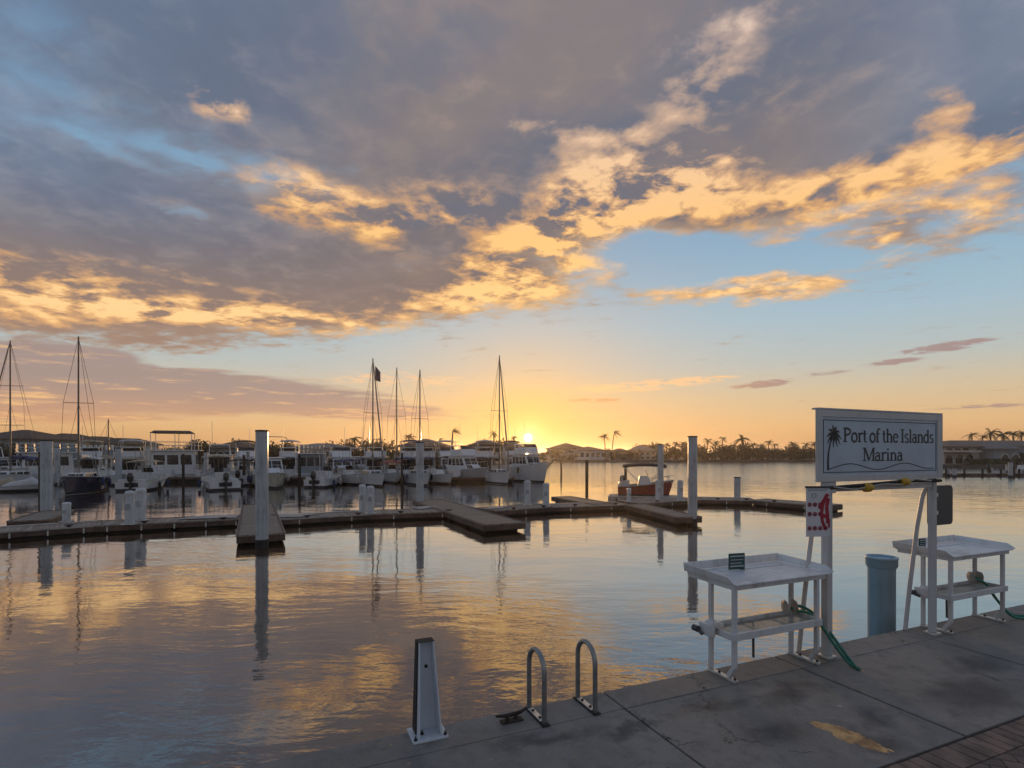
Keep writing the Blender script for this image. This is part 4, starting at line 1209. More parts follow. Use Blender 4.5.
def outboard(t, x, y, z, mat='engine', s=1.0):
    o = MB()
    o.loft([[Vector((x - 0.16 * s + 0.20 * s * cos(a) * k, y + 0.17 * s * sin(a) * k, z + dz * s)) for a in [2 * pi * i / 12 for i in range(12)]] for k, dz in ((0.8, 0.30), (1.0, 0.36), (1.05, 0.60), (0.95, 0.74), (0.55, 0.82))])
    e = o.build('outboard_motor', mat, t)
    m = MB(); m.hexa([Vector((x - 0.22 * s, y - 0.05, z - 0.75)), Vector((x - 0.02, y - 0.05, z - 0.75)), Vector((x - 0.02, y + 0.05, z - 0.75)), Vector((x - 0.22 * s, y + 0.05, z - 0.75)),
                      Vector((x - 0.28 * s, y - 0.08, z + 0.32 * s)), Vector((x + 0.0, y - 0.08, z + 0.32 * s)), Vector((x + 0.0, y + 0.08, z + 0.32 * s)), Vector((x - 0.28 * s, y + 0.08, z + 0.32 * s))])
    m.build('motor_leg', mat, e, 0.02)


def bimini(t, x0, x1, w, z0, z1, mat='canvas', name='bimini', hard=False):
    n = 8; rings = []
    for k in range(7):
        q = k / 6; x = x0 + (x1 - x0) * q
        zc = z1 - (0.0 if hard else 0.10 * (2 * q - 1) ** 2)
        up = [Vector((x, -w / 2 + w * i / n, zc - 0.14 * (2 * i / n - 1) ** 2)) for i in range(n + 1)]
        dn = [v + Vector((0, 0, -0.05)) for v in up[::-1]]
        rings.append(up + dn)
    c = MB().loft(rings).build(name, mat, t)
    mb = MB()
    for xx in (x0 + 0.05, x1 - 0.05): mb.tube([(xx, -w / 2 * .97, z1 - 0.2), (xx, w / 2 * .97, z1 - 0.2)], 0.014, 5)
    for sy in (-1, 1):
        y = sy * w / 2 * 0.97
        mb.tube([((x0 + x1) / 2 - 0.1, y, z0), (x0 + 0.05, y, z1 - 0.2)], 0.018, 5); mb.tube([((x0 + x1) / 2 + 0.1, y, z0), (x1 - 0.05, y, z1 - 0.2)], 0.018, 5)
        mb.tube([(x1 + 0.35, y * .9, z0), (x1 - 0.05, y, z1 - 0.2)], 0.010, 4)
    mb.build('canopy_frame', 'alu', c)


def bow_rail(t, R_, i0=6, h=0.5):
    mb = MB()
    for s in (0, -1):
        pts = [r[s] * 1.0 + Vector((0, (0.06 if s == 0 else -0.06) * (1 if r[s].y else 0), h)) for r in R_[i0:]]
        mb.tube(pts, 0.014, 5)
        for r, p in list(zip(R_[i0:], pts))[::2]: mb.tube([r[s], p], 0.011, 4)
    mb.build('bow_rail', 'alu', t)


def rig(t, xm, H, zdeck, B, bowx, bowz, sternx, spreaders=1, furl=True, boom=True, cover='canvas'):
    m = MB().tube([(xm, 0, zdeck), (xm, 0, H)], [0.075, 0.05], 8).build('mast', 'mast', t)
    mb = MB(); 
    for k in range(spreaders):
        z = zdeck + (H - zdeck) * (0.52 if spreaders == 1 else 0.36 + 0.3 * k)
        mb.tube([(xm, -B * 0.36, z - 0.03), (xm, B * 0.36, z - 0.03)], 0.022, 5)
    mb.build('spreader', 'mast', m)
    mb = MB()
    zs = zdeck + (H - zdeck) * 0.52
    for sy in (-1, 1):
        mb.tube([(xm, sy * B * 0.45, zdeck - 0.2), (xm, sy * B * 0.36, zs), (xm, 0, H - 0.1)], 0.012, 4)
        mb.tube([(xm - 0.3, sy * B * 0.45, zdeck - 0.2), (xm, 0, zs)], 0.010, 4)
    mb.tube([(sternx, 0, zdeck - 0.2), (xm, 0, H - 0.05)], 0.012, 4)
    mb.build('rigging', 'wire', t)
    if furl:
        MB().tube([(bowx, 0, bowz), (bowx + (xm - bowx) * 0.1, 0, bowz + 1.0), (bowx + (xm - bowx) * 0.93, 0, bowz + (H - bowz) * 0.93), (xm, 0, H - 0.05)], [0.03, 0.075, 0.045, 0.02], 7).build('furled_jib', 'mast', t)
    if boom:
        MB().tube([(xm - 0.05, 0, zdeck + 1.0), (xm - (xm - sternx) * 0.75, 0, zdeck + 1.05)], 0.05, 7).build('boom', 'mast', t)
        MB().tube([(xm - 0.1, 0, zdeck + 1.18), (xm - (xm - sternx) * 0.3, 0, zdeck + 1.2), (xm - (xm - sternx) * 0.73, 0, zdeck + 1.12)], [0.17, 0.13, 0.07], 8).build('sail_cover', cover, t)


def seen(loc, head):
    """heading measured against the line of sight: -90 points the bow at the viewer"""
    return R(head) - atan2(loc[0], loc[1])


def rad(px, yw): d = WL(yw); return (XD(px, d), d, 0)


def at_d(px, d): return (XD(px, d), d, 0)


def sailboat(label, loc, head, L=8.0, B=2.6, H=10.5, mat='gel', stripe='navy', cover='canvas', furl=True, xm=0.4, spread=1, dodger=True, fs=0.85, fb=1.15):
    t = thing('sailboat', label, 'sailboat', loc, seen(loc, head), 'sailboats in the marina')
    R_ = make_hull(t, L, B, fs, fb, mat, stripe, rake=0.14, full=2.1, tw=0.6)
    cabin(t, -L * 0.12, L * 0.22, B * 0.6, B * 0.45, fs - 0.08, fs + 0.42, 0.9, 0.1, 'gel', 'coachroof', nwin=3, roof=False)
    if dodger: bimini(t, -L * 0.34, -L * 0.12, B * 0.7, fs, fs + 1.55, cover)
    rig(t, xm, H, fs + 0.35, B, L / 2 - 0.15, fb + 0.05, -L / 2 + 0.15, spread, furl, True, cover)
    bow_rail(t, R_, 8, 0.55)
    return t


def skiff(label, loc, head, L=6.2, B=2.3, mat='gel', top='canvas', hard=False, motors=1, mcol='engine', zt=2.3, console=True, group='outboard boats in the marina', stripe=None):
    t = thing('motorboat', label, 'motorboat', loc, seen(loc, head), group)
    R_ = make_hull(t, L, B, 0.62, 0.98, mat, stripe, rake=0.13)
    # low transom wall and seats behind the console
    MB().box(-L / 2 + 0.05, -L / 2 + 0.16, -B * 0.36, B * 0.36, 0.55, 0.86).build('transom', 'gel', t, 0.03)
    MB().box(-L / 2 - 0.02, -L / 2 - 0.003, -0.42, 0.42, 0.30, 0.60).build('motor_well', 'bottom', t)
    if console:
        c = MB().hexa([Vector(p) for p in ((-0.5, -0.42, 0.56), (0.4, -0.40, 0.56), (0.4, 0.40, 0.56), (-0.5, 0.42, 0.56), (-0.35, -0.38, 1.25), (0.15, -0.36, 1.25), (0.15, 0.36, 1.25), (-0.35, 0.38, 1.25))]).build('console', 'gel', t, 0.04)
        MB().hexa([Vector(p) for p in ((0.12, -0.34, 1.255), (0.16, -0.34, 1.255), (0.16, 0.34, 1.255), (0.12, 0.34, 1.255), (-0.06, -0.30, 1.6), (-0.03, -0.30, 1.6), (-0.03, 0.30, 1.6), (-0.06, 0.30, 1.6))]).build('windscreen', 'glass', c)
    MB().box(-1.35, -0.95, -0.5, 0.5, 0.56, 0.95).box(-1.42, -1.352, -0.5, 0.5, 0.6, 1.3).build('seat', 'canvas', t, 0.04)
    if top: bimini(t, -1.5 if L > 4 else -1.35, 0.6 if L > 4 else 1.2, B * 0.82, 0.62, zt, top, 't_top' if hard else 'bimini', hard)
    if L > 4 and console:
        for k in range(4): MB().tube([(-0.75, (k - 1.5) * 0.28, 0.9), (-0.95 - 0.05 * k, (k - 1.5) * 0.34, 3.0 + 0.25 * (k % 2))], 0.014, 4).build('fishing_rod', 'mast', t)
    for k in range(motors): outboard(t, -L / 2 - 0.02 + (0.42 if L < 4 else 0), (k - (motors - 1) / 2) * 0.62, 0.42 if L > 4 else 0.62, mcol, 1.1 if L > 4 else 0.8)
    bow_rail(t, R_, 9, 0.3)
    return t


def cruiser(label, loc, head, L=10.0, B=3.4, fly=True, mat='gel', top='canvas', stripe='navy', fs=0.85, fb=1.35, cab=(0.2, 1.5), roofz=None, mtop=True):
    t = thing('cabin_cruiser', label, 'cruiser', loc, seen(loc, head), 'cabin cruisers in the marina')
    R_ = make_hull(t, L, B, fs, fb, mat, stripe, draft=0.6, rake=0.16, full=2.3)
    z0 = fs - 0.06; z1 = z0 + 1.45
    cabin(t, -L * 0.26, L * 0.20, B * 0.82, B * 0.66, z0, z1, 0.6, 0.05, 'gel', 'deckhouse', nwin=4)
    cabin(t, L * 0.10, L * 0.34, B * 0.62, B * 0.36, z0 + 0.1, z0 + 0.72, 1.4, 0.0, 'gel', 'trunk_cabin', nwin=2, roof=False, front=False)
    if fly:
        z2 = z1 + 0.08
        mb = MB()
        mb.hexa([Vector(p) for p in ((-L * .2, -B * .36, z2), (L * .08, -B * .30, z2), (L * .08, B * .30, z2), (-L * .2, B * .36, z2), (-L * .2, -B * .37, z2 + .55), (L * .05, -B * .32, z2 + .62), (L * .05, B * .32, z2 + .62), (-L * .2, B * .37, z2 + .55))])
        mb.build('flybridge', 'gel', t, 0.05)
        MB().hexa([Vector(p) for p in ((L * .035, -B * .30, z2 + .62), (L * .05, -B * .30, z2 + .62), (L * .05, B * .30, z2 + .62), (L * .035, B * .30, z2 + .62), (L * .005, -B * .28, z2 + .95), (L * .012, -B * .28, z2 + .95), (L * .012, B * .28, z2 + .95), (L * .005, B * .28, z2 + .95))]).build('windscreen', 'glass', t)
        if top: bimini(t, -L * 0.2, L * 0.03, B * 0.72, z2 + 0.5, z2 + 1.75, top)
    cc = random.choice(['canvas', 'canvasblue', 'canvasdark', 'canvastan'])
    bimini(t, -L * 0.49, -L * 0.27, B * 0.84, fs, z1 + 0.05, cc, 'cockpit_canopy')
    MB().box(-L * 0.268, -L * 0.262, -B * 0.22, B * 0.22, fs, z1 - 0.1).build('aft_door', 'glass', t)
    MB().box(-L / 2 - 0.55, -L / 2 + 0.02, -B * 0.40, B * 0.40, 0.16, 0.24).build('swim_platform', 'teak', t, 0.02)
    MB().box(-L / 2 - 0.02, -L / 2 + 0.10, -B * 0.40, B * 0.40, 0.3, fs + 0.25).build('transom', mat, t, 0.03)
    if mtop:
        MB().tube([(-L * 0.2, -B * .3, z1), (-L * .23, -B * .28, z1 + 1.0), (-L * .23, B * .28, z1 + 1.0), (-L * 0.2, B * .3, z1)], 0.05, 6).build('radar_arch', 'gel', t)
        MB().tube([(-L * .23, B * .2, z1 + 1.0), (-L * .26, B * .2, z1 + 3.2)], 0.018, 5).build('antenna', 'gel', t)
    bow_rail(t, R_, 6, 0.6)
    return t


def houseboat(label, loc, head, L=10.0, B=3.6, H=3.0, wall='gel', roofm='roof', rail=True, nwin=4):
    t = thing('houseboat', label, 'houseboat', loc, seen(loc, head), 'houseboats in the marina')
    MB().prism([(-L / 2, -B / 2), (L / 2 - 0.8, -B / 2), (L / 2, -B / 4), (L / 2, B / 4), (L / 2 - 0.8, B / 2), (-L / 2, B / 2)], -0.3, 0.75).build('hull', 'gel', t, 0.06)
    MB().box(-L / 2 + 0.01, L / 2 - 0.7, -B / 2 - 0.02, B / 2 + 0.02, 0.56, 0.66).build('rub_rail', 'grey', t)
    cabin(t, -L * 0.40, L * 0.36, B * 0.88, B * 0.88, 0.753, H, 0.06, 0.0, wall, 'cabin', nwin=nwin, roof=False, wz=(0.38, 0.82), taper=0.98)
    r = MB().box(-L / 2, L / 2 - 0.3, -B * 0.54, B * 0.54, H + 0.003, H + 0.10).build('roof', 'gel', t, 0.03)
    if rail:
        mb = MB()
        for z in (0.45, 0.8):
            for y in (-B * .5, B * .5): mb.tube([(-L / 2 + .1, y, H + .1 + z), (L / 2 - .5, y, H + .1 + z)], 0.018, 5)
            for x in (-L / 2 + .1, L / 2 - .5): mb.tube([(x, -B * .5, H + .1 + z), (x, B * .5, H + .1 + z)], 0.018, 5)
        for k in range(8):
            x = -L / 2 + .1 + k * (L - .6) / 7
            for y in (-B * .5, B * .5): mb.tube([(x, y, H + .1), (x, y, H + .9)], 0.016, 5)
        mb.build('roof_rail', 'alu', r)
    if roofm:
        c = MB().hexa([Vector(p) for p in ((-L * .42, -B * .5, H + 1.75), (L * .3, -B * .5, H + 1.75), (L * .3, B * .5, H + 1.75), (-L * .42, B * .5, H + 1.75), (-L * .36, -B * .3, H + 2.0), (L * .24, -B * .3, H + 2.0), (L * .24, B * .3, H + 2.0), (-L * .36, B * .3, H + 2.0))]).build('top_canopy', roofm, t, 0.03)
        mb = MB()
        for x in (-L * .4, 0, L * .28):
            for y in (-B * .47, B * .47): mb.bar((x, y, H + .1), (x, y, H + 1.75), 0.06)
        mb.build('canopy_posts', 'gel', c)
    for x in (-L / 2 + 0.15, L / 2 - 0.9):
        for y in (-B * .46, B * .46): MB().bar((x, y, 0.75), (x, y, H), 0.07).build('deck_post', 'gel', t)
    return t


# ---- front row, left to right
random.seed(19)
sailboat('white sailboat with a tall mast cut by the left frame edge', at_d(13, 43.5), -122, 8, 2.6, 11.7, 'gel', 'navy', 'canvasblue', xm=0.3, spread=2)
sailboat('navy blue sailboat with pale canvas nearest the tall left pile', at_d(82, 37.5), -108, 6.4, 2.35, 10.7, 'navy', 'gel', 'canvas', False, xm=0.6, spread=1, fs=0.95, fb=1.25)
skiff('white outboard boat under a long beige bimini', at_d(148, 41.5), 72, 6.4, 2.4, 'gel', 'canvastan', False, 1, 'engine', 2.25)
skiff('white outboard boat before a grey cruiser, without any bimini', at_d(219, 41.5), 98, 6.0, 2.4, 'gel', None, False, 1)
cruiser('trawler with a cream hull and blue white wheelhouse beside the jutting pier pile', at_d(270, 43.5), -82, 7.6, 2.6, False, 'cream', None, 'green', 0.9, 1.25, mtop=False)
skiff('small white skiff with a dark outboard left of the flagged mast', at_d(327, 44.5), 68, 5.0, 2.0, 'gel', None, False, 1)
fl = sailboat('white sailboat whose furled jib carries a dark blue flag', at_d(371, 45.5), -72, 6.8, 2.1, 10.6, 'gel', 'navy', 'canvas', xm=0.5, dodger=False)
sailboat('white sailboat behind the pale pile of the slanted pier', at_d(419, 46.2), -75, 6.2, 2.0, 9.8, 'gel', 'grey', 'canvas', False, xm=0.3, dodger=False)
sailboat('white sailboat with twin lines to its mast just left of the sun', at_d(498, 48.5), -72, 6.4, 2.1, 11.4, 'gel', 'grey', 'canvas', xm=0.4, dodger=False)
cruiser('big white yacht with a flared bow right under the sun', at_d(529, 51.5), -58, 6.6, 2.4, True, 'gel', None, 'grey', 1.15, 1.9)
skiff('small red outboard boat under a dark bimini on a float lift', (XD(645.5, 32.6), 32.6, 0.12), 3, 3.25, 1.65, 'redhull', 'canvasdark', False, 1, 'engine', 2.02)
skiff('white runabout tied between the navy sailboat and the beige bimini', at_d(117, 46), -78, 5.4, 2.2, 'gel', None, False, 1)
skiff('small dark topped outboard left of the trawler', at_d(243, 46.8), 82, 5.4, 2.1, 'gel', 'canvasdark', True, 1, 'engine', 2.2)
skiff('white outboard with a blue bimini right of the small white skiff', at_d(349, 47.2), -66, 5.2, 2.2, 'gel', 'canvasblue', False, 1, 'engine', 2.2)
# jib flag
t = thing('flag', 'dark blue flag flying near the top of the furled jib', 'flag', (XD(375.5, 45.4), 45.4, ZD(378, 45.4)), 0)
rings = []
for k in range(7):
    q = k / 6; rings.append([Vector((0.42 * q, 0.05 * sin(q * 6) + s_ * 0.012, 0.55 - 0.5 * q + h)) for h, s_ in ((0.45, -1), (0.45, 1), (-0.75 + 0.35 * q, 1), (-0.75 + 0.35 * q, -1))])
MB().loft(rings, False).build('cloth', 'canvasblue', t); MB().tube([(-0.012, 0, -0.5), (-0.012, 0, 1.05)], 0.012, 5).build('halyard', 'wire', t)

# float lift under the red boat
t = thing('float_lift', 'low pale modular float carrying the small red boat', 'float', (XD(643, 32.2), 32.2, 0), R(-14))
mb = MB()
for i in range(8):
    for j in range(4): mb.prism([(-2.0 + i * 0.5 + x, -0.95 + j * 0.5 + y) for x, y in ((0.05, 0), (0.44, 0), (0.49, 0.05), (0.49, 0.44), (0.44, 0.49), (0.05, 0.49), (0, 0.44), (0, 0.05))], -0.12, 0.19)
mb.build('cube_deck', 'kerb', t)
mb = MB(); mb.box(-1.99, 1.99, -0.94, 1.04, -0.05, 0.08); mb.build('joining_frame', 'floats', t)

# ---- small covered craft at the far left
def jetski(label, loc, head, mat):
    t = thing('jet_ski', label, 'jet ski', loc, seen(loc, head), 'small covered craft at the far left')
    make_hull(t, 3.2, 1.15, 0.35, 0.55, mat, None, rake=0.2)
    MB().loft([[Vector((-1.3 + 2.4 * k / 6, w * cos(a), 0.34 + h * max(0, sin(a)))) for a in [2 * pi * i / 12 for i in range(12)]] for k, (w, h) in enumerate(((.3, .15), (.42, .35), (.46, .40), (.46, .52), (.44, .70), (.36, .40), (.12, .16)))]).build('cover', 'canvas' if mat == 'gel' else 'canvastan', t)
    return t
jetski('white jet ski under a pale cover left of the tall left pile', at_d(27, 38.5), -18, 'gel')
jetski('tan covered jet ski at the left frame edge', at_d(5, 38.8), -24, 'cream')

# ---- second row, behind the marina dock
houseboat('white houseboat with a dark top canopy behind the dark timber pole', at_d(177, 54), -6, 5.0, 3.4, 2.9, 'gel', 'roof', True, 3)
houseboat('low houseboat with a wide dark window band left of the small skiff', at_d(312, 53), 0, 3.2, 3.0, 2.6, 'stuccob', None, True, 3)
houseboat('flat roofed houseboat half hidden by the tall left pile', at_d(50, 53), 0, 5.0, 3.2, 2.7, 'gel', None, True, 3)
cruiser('white cruiser with open flybridge at the far left behind the jet skis', at_d(2, 51), -64, 8, 3.0, False, 'gel', 'canvas', 'navy')
cruiser('grey hulled cruiser behind the outboard boat without bimini', at_d(222, 53), 84, 8.5, 3.0, False, 'grey', None, None, 1.1, 1.4)
cruiser('flybridge cruiser between the small skiff and the flagged mast', at_d(341, 54), -84, 8.5, 2.9, True, 'gel', None, 'grey')
cruiser('white flybridge cruiser directly behind the flagged mast', at_d(378, 56), 82, 8.5, 2.7, True, 'gel', None, 'navy')
cruiser('cruiser with a blue canvas bimini behind the slanted pier pile', at_d(412, 56), 80, 8, 2.6, True, 'gel', 'canvasblue', 'navy')
cruiser('white hardtop cruiser right of the slanted pier pile', at_d(447, 57), -80, 8.0, 2.6, True, 'gel', 'canvas', 'navy')
cruiser('long grey white motor yacht left of the twin line mast', at_d(466, 51.5), -55, 6.8, 2.5, True, 'grey', None, 'grey', 1.0, 1.4)
skiff('white boat with a red canvas top between the central sailboats', at_d(392, 49.9), -80, 5, 2.0, 'gel', 'canvasred', False, 1, 'engine', 2.0)
skiff('white bow rider peeking out right of the slanted pier pile', at_d(439, 48.0), -60, 4.6, 1.8, 'gel', None, False, 1)
sailboat('sailboat in the second row with a bare mast between the central sailboats', at_d(396.5, 54), -85, 8, 2.4, 11.2, 'gel', 'navy', 'canvas', False, xm=0.3, dodger=False)
sailboat('small sailboat with a short mast behind the navy blue sailboat', at_d(108, 52), 80, 6.5, 2.3, 6.0, 'gel', 'grey', 'canvastan', False, xm=0.2, dodger=True)
cruiser('white cruiser right of the pale pile near the beige bimini', at_d(133, 55), 84, 8.5, 2.9, True, 'gel', 'canvas', 'navy')
cruiser('white cruiser seen between the houseboat corner and the trawler', at_d(246, 57), -86, 8, 2.6, True, 'gel', 'canvasdark', 'navy')
cruiser('white flybridge cruiser right of the navy sailboat mast', at_d(92, 57), 84, 8, 2.7, True, 'gel', 'canvastan', 'navy')
cruiser('low white cruiser right of the trawler wheelhouse', at_d(291, 57), 82, 7.5, 2.5, True, 'gel', 'canvas', 'grey')
cruiser('white cruiser half hidden by the left central post pair', at_d(360, 58), -82, 7.5, 2.5, False, 'gel', None, 'navy')
cruiser('tan topped cruiser behind the slanted pier corner', at_d(428, 58), 84, 7.5, 2.5, True, 'gel', 'canvastan', 'grey')
cruiser('white cruiser touching the twin line mast from the left', at_d(486, 57), 80, 7.5, 2.6, True, 'gel', 'canvas', 'navy')
cruiser('white cruiser behind the stern of the big yacht under the sun', at_d(512, 58), -84, 7.5, 2.5, True, 'gel', 'canvasdark', 'navy')

# dock boxes along the boat dock
for k, px in enumerate((70, 104, 167, 203, 236, 285, 336, 360, 405, 428, 455, 478)):
    t = thing('dock_box', 'small white storage box on the boat dock, ' + ('left of the white houseboat' if px < 150 else 'near the white houseboat' if px < 240 else 'near the small white skiff' if px < 350 else 'near the central sailboats' if px < 420 else 'below the motor yacht'), 'box', (XD(px, 50.2), 50.2, 0.5), random.uniform(-.1, .1),
              'dock boxes ' + ('left of the white houseboat' if px < 150 else 'near the white houseboat' if px < 240 else 'near the small white skiff' if px < 350 else 'near the central sailboats' if px < 420 else 'below the motor yacht'))
    MB().box(-0.55, 0.55, -0.3, 0.3, 0.003, 0.55).build('body', 'gel', t, 0.03); MB().box(-0.58, 0.58, -0.33, 0.33, 0.553, 0.63).build('lid', 'gel', t, 0.03)

# ---- the dock the boats lie at
for i, (a, b) in enumerate(((-30, 118), (118.3, 262), (262.3, 400), (400.3, 512))):
    labs = ['boat dock section behind the navy blue sailboat', 'boat dock section behind the beige bimini boat', 'boat dock section behind the small white skiff', 'boat dock section behind the sailboat left of the sun']
    dock(labs[i], (XD(a, 49.2), 49.2), (XD(b, 49.2), 49.2), 1.8, 0.5 - 0.004 * (i % 2))
# ------------------------------------------------------------------ the shore
LZ = 0.5
pts = [(-900, 70), (XD(540, 70), 70), (XD(552, 150), 150), (XD(938, 152), 152), (XD(932, 95), 95), (700, 95), (4000, 300), (4000, 5500), (-4000, 5500), (-4000, 70)]
mb = MB(); mb.prism(pts, -2.0, LZ)
land = mb.build('shore_land', 'land', kind='structure')
mb = MB()
P = [(-300, 70), (XD(540, 70), 70), (XD(552, 150), 150), (XD(938, 152), 152), (XD(932, 95), 95), (400, 95)]
for a, b in zip(P, P[1:]):
    d = (Vector(b) - Vector(a)).normalized(); n = Vector((d.y, -d.x)) * 0.25
    q = [Vector(a) + n, Vector(b) + n, Vector(b) + n * 0.05, Vector(a) + n * 0.05]
    mb.prism([(v.x, v.y) for v in q], -1.0, LZ + 0.12)
mb.build('seawall', 'seawall', kind='structure')


def hip_roof(mb, x0, x1, y0, y1, z0, h, o=0.5):
    x0 -= o; x1 += o; y0 -= o; y1 += o
    w, dp = x1 - x0, y1 - y0; k = min(w, dp) / 2 * 0.96
    vs = [(x0, y0, z0), (x1, y0, z0), (x1, y1, z0), (x0, y1, z0), (x0 + k, (y0 + y1) / 2 - 0.02 if w > dp else y0 + k, z0 + h), (x1 - k, (y0 + y1) / 2 - 0.02 if w > dp else y0 + k, z0 + h), (x1 - k, (y0 + y1) / 2 + 0.02 if w > dp else y1 - k, z0 + h), (x0 + k, (y0 + y1) / 2 + 0.02 if w > dp else y1 - k, z0 + h)]
    mb.hexa([Vector(v) for v in vs])
    mb.box(x0, x1, y0, y1, z0 - 0.22, z0 - 0.003)


def house(label, pxa, pxb, d, eave_py, ridge_py, wall='stucco', roof='roof', storeys=2, depth=9, lit=False, nwin=5, porch=False, rz=0.0, group='houses along the far shore'):
    x0, x1 = XD(pxa, d), XD(pxb, d); c = (x0 + x1) / 2; w = x1 - x0
    ze, zr = ZD(eave_py, d), ZD(ridge_py, d)
    t = thing('waterfront_house', label, 'house', (c, d, LZ), rz, group)
    MB().box(-w / 2, w / 2, 0, depth, -0.3, ze - LZ).build('wall', wall, t)
    mb = MB(); hip_roof(mb, -w / 2, w / 2, 0, depth, ze - LZ + 0.225, zr - ze); mb.build('roof', roof, t)
    H = (ze - LZ) / storeys
    for s in range(storeys):
        for k in range(nwin):
            x = -w / 2 + (k + 0.5) * w / nwin; ww = min(1.5, w / nwin * 0.62)
            f = MB().box(x - ww / 2 - 0.07, x + ww / 2 + 0.07, -0.05, 0.02, s * H + H * 0.30, s * H + H * 0.84).build('window', 'gel', t)
            MB().box(x - ww / 2, x + ww / 2, -0.075, -0.052, s * H + H * 0.33, s * H + H * 0.81).build('pane', 'lit' if lit and (k + s) % 3 == 0 else 'glass', f)
    if porch:
        mb = MB(); mb.box(-w / 2 - 0.2, w / 2 + 0.2, -2.2, -0.06, H - 0.15, H + 0.05); mb.build('balcony', wall, t)
        for k in range(nwin + 1):
            x = -w / 2 + k * w / nwin; MB().bar((x, -2.05, 0), (x, -2.05, ze - LZ), 0.28).build('column', 'gel', t)
        mb = MB(); mb.box(-w / 2 - 0.2, w / 2 + 0.2, -2.25, -2.18, H + 0.06, H + 0.95); mb.build('railing', 'stuccob', t)
    return t
house('pale house with a dark roof at the left frame edge', -40, 31, 82, 440, 430, 'stuccob', 'roof', 2, 10, False, 6)
house('house with yellow sunlit walls behind the tall left pile', 29, 66, 90, 441, 434, 'stuccoy', 'roof', 2, 9, True, 4, True)
house('dark roofed house right of the yellow walled one', 66, 96, 96, 443, 437, 'stucco', 'roof', 2, 9, False, 4)
house('columned house behind the pale pile near the beige bimini', 95, 122, 86, 445, 439, 'stucco', 'roof', 2, 9, True, 5, True)
house('long low house behind the houseboat corner', 205, 250, 112, 449, 441.5, 'stuccob', 'roof', 1, 10, False, 7)
house('long low pale house left of the flagged mast', 284, 345, 112, 449, 444, 'stucco', 'roofgrey', 1, 10, False, 9)
house('house with a peaked brown roof behind the slanted pier pile', 400, 443, 88, 447, 439.5, 'stuccoy', 'rooftile', 2, 12, False, 5)
house('flat looking long roof behind the motor yacht', 470, 500, 104, 446, 440.5, 'stucco', 'roof', 2, 10, False, 5)
house('pale walled house just left of the sun', 504, 522, 96, 448, 442, 'stuccoy', 'rooftile', 1, 8, False, 3)
house('large house with a high hipped roof just right of the sun', 550, 586, 166, 449, 443.5, 'stucco', 'roof', 2, 16, False, 6)
house('long house with pale walls left of the two tall palms', 574, 606, 158, 451, 447, 'gel', 'rooftile', 1, 10, False, 6)
house('pale house with a grey hipped roof behind the red boat', 634, 656, 158, 452, 445.5, 'stucco', 'roofgrey', 2, 10, False, 4)
house('small house half sunk in trees right of the two tall palms', 612, 632, 162, 453, 449, 'stuccob', 'roof', 1, 9, False, 4)

# ---- the big house on the right
HS = thing('clubhouse', 'large pale house with arched openings and a wide hipped roof at the right', 'house', (XD(944, 100), 100, LZ), 0)
W = XD(1090, 100) - XD(944, 100)
MB().box(0, W, 0, 14, -0.3, 3.1).build('wall', 'stucco', HS)
mb = MB(); hip_roof(mb, 0, W, 0, 14, 3.35, 1.25, 0.9); mb.build('roof', 'rooftile', HS)
MB().box(-1.0, 5.0, -2.4, -0.05, 2.3, 2.55).build('balcony', 'stucco', HS)
wing = MB(); wing.box(6.6, 11.0, -3.0, -0.05, -0.3, 2.7); wing.build('bay', 'stuccob', HS)
mb = MB(); hip_roof(mb, 6.6, 11.0, -3.0, 1.5, 2.95, 1.3, 0.5); mb.build('bay_roof', 'roofgrey', HS)
mb = MB(); hip_roof(mb, 12.6, 21.0, -4.2, 2.0, 2.15, 1.9, 0.6); mb.build('porch_roof', 'roofgrey', HS)
for x in (12.7, 15.4, 18.2, 20.9): MB().bar((x, -4.1, -0.1), (x, -4.1, 1.9), 0.3).build('column', 'stucco', HS)
for k in range(12):
    x = 0.9 + k * 1.9
    y = -3.04 if 6.4 < x < 11.0 else -0.04
    if abs(x - 6.5) < 0.8: continue
    w = 0.62
    poly = [(x - w, 0.15), (x + w, 0.15)] + [(x + w * cos(R(a)), 1.25 + w * sin(R(a))) for a in range(0, 181, 20)]
    Mx = Matrix.Translation((0, y, 0)) @ Matrix.Rotation(R(90), 4, 'X')
    f = MB().prism([(px_, py_ * 1.02) for px_, py_ in poly], -0.02, 0.03, Mx).build('arched_window', 'glass', HS)
    ring_ = [(x + (w + .06) * cos(R(a)), y - 0.05, 1.27 + (w + .06) * sin(R(a))) for a in range(0, 181, 15)]
    MB().tube(ring_, 0.07, 5).build('arch_trim', 'gel', f)
for k in range(3):
    x = 1.0 + k * 1.5; MB().box(x - 0.5, x + 0.5, -0.06, 0.02, 2.62, 3.02).build('window', 'glass', HS)
# its dock
def shore_dock():
    t = thing('shore_dock', 'low dark dock on posts in front of the big right house', 'dock', (XD(936, 61), 61, 0), 0)
    L = XD(1100, 61) - XD(936, 61)
    MB().box(0, L, 0, 1.8, 0.20, 0.36).build('deck', 'deck', t)
    MB().box(0, L, -0.05, -0.002, 0.02, 0.37).build('fascia', 'fascia', t)
    for k in range(9):
        x = 1.0 + k * L / 9; MB().lathe([(0.10, -1.2), (0.10, 0.9)], 8, (x, -0.17, 0)).build('post', 'timber', t)
    return t
shore_dock()
pile(954.5, 468, 60, 0.20, 'pale pile at the left end of the shore dock by the big house')
pile(948.5, 468, 61, 0.18, 'thin pale pile beside the sign at the shore dock')
pile(1010.5, 462, 58.5, 0.20, 'pale leaning-free pile at the right end of the shore dock')
pile(1014, 467, 60, 0.12, 'dark pole next to the pale pile at the right end of the shore dock', 'timber', 'timber_pole', 8)
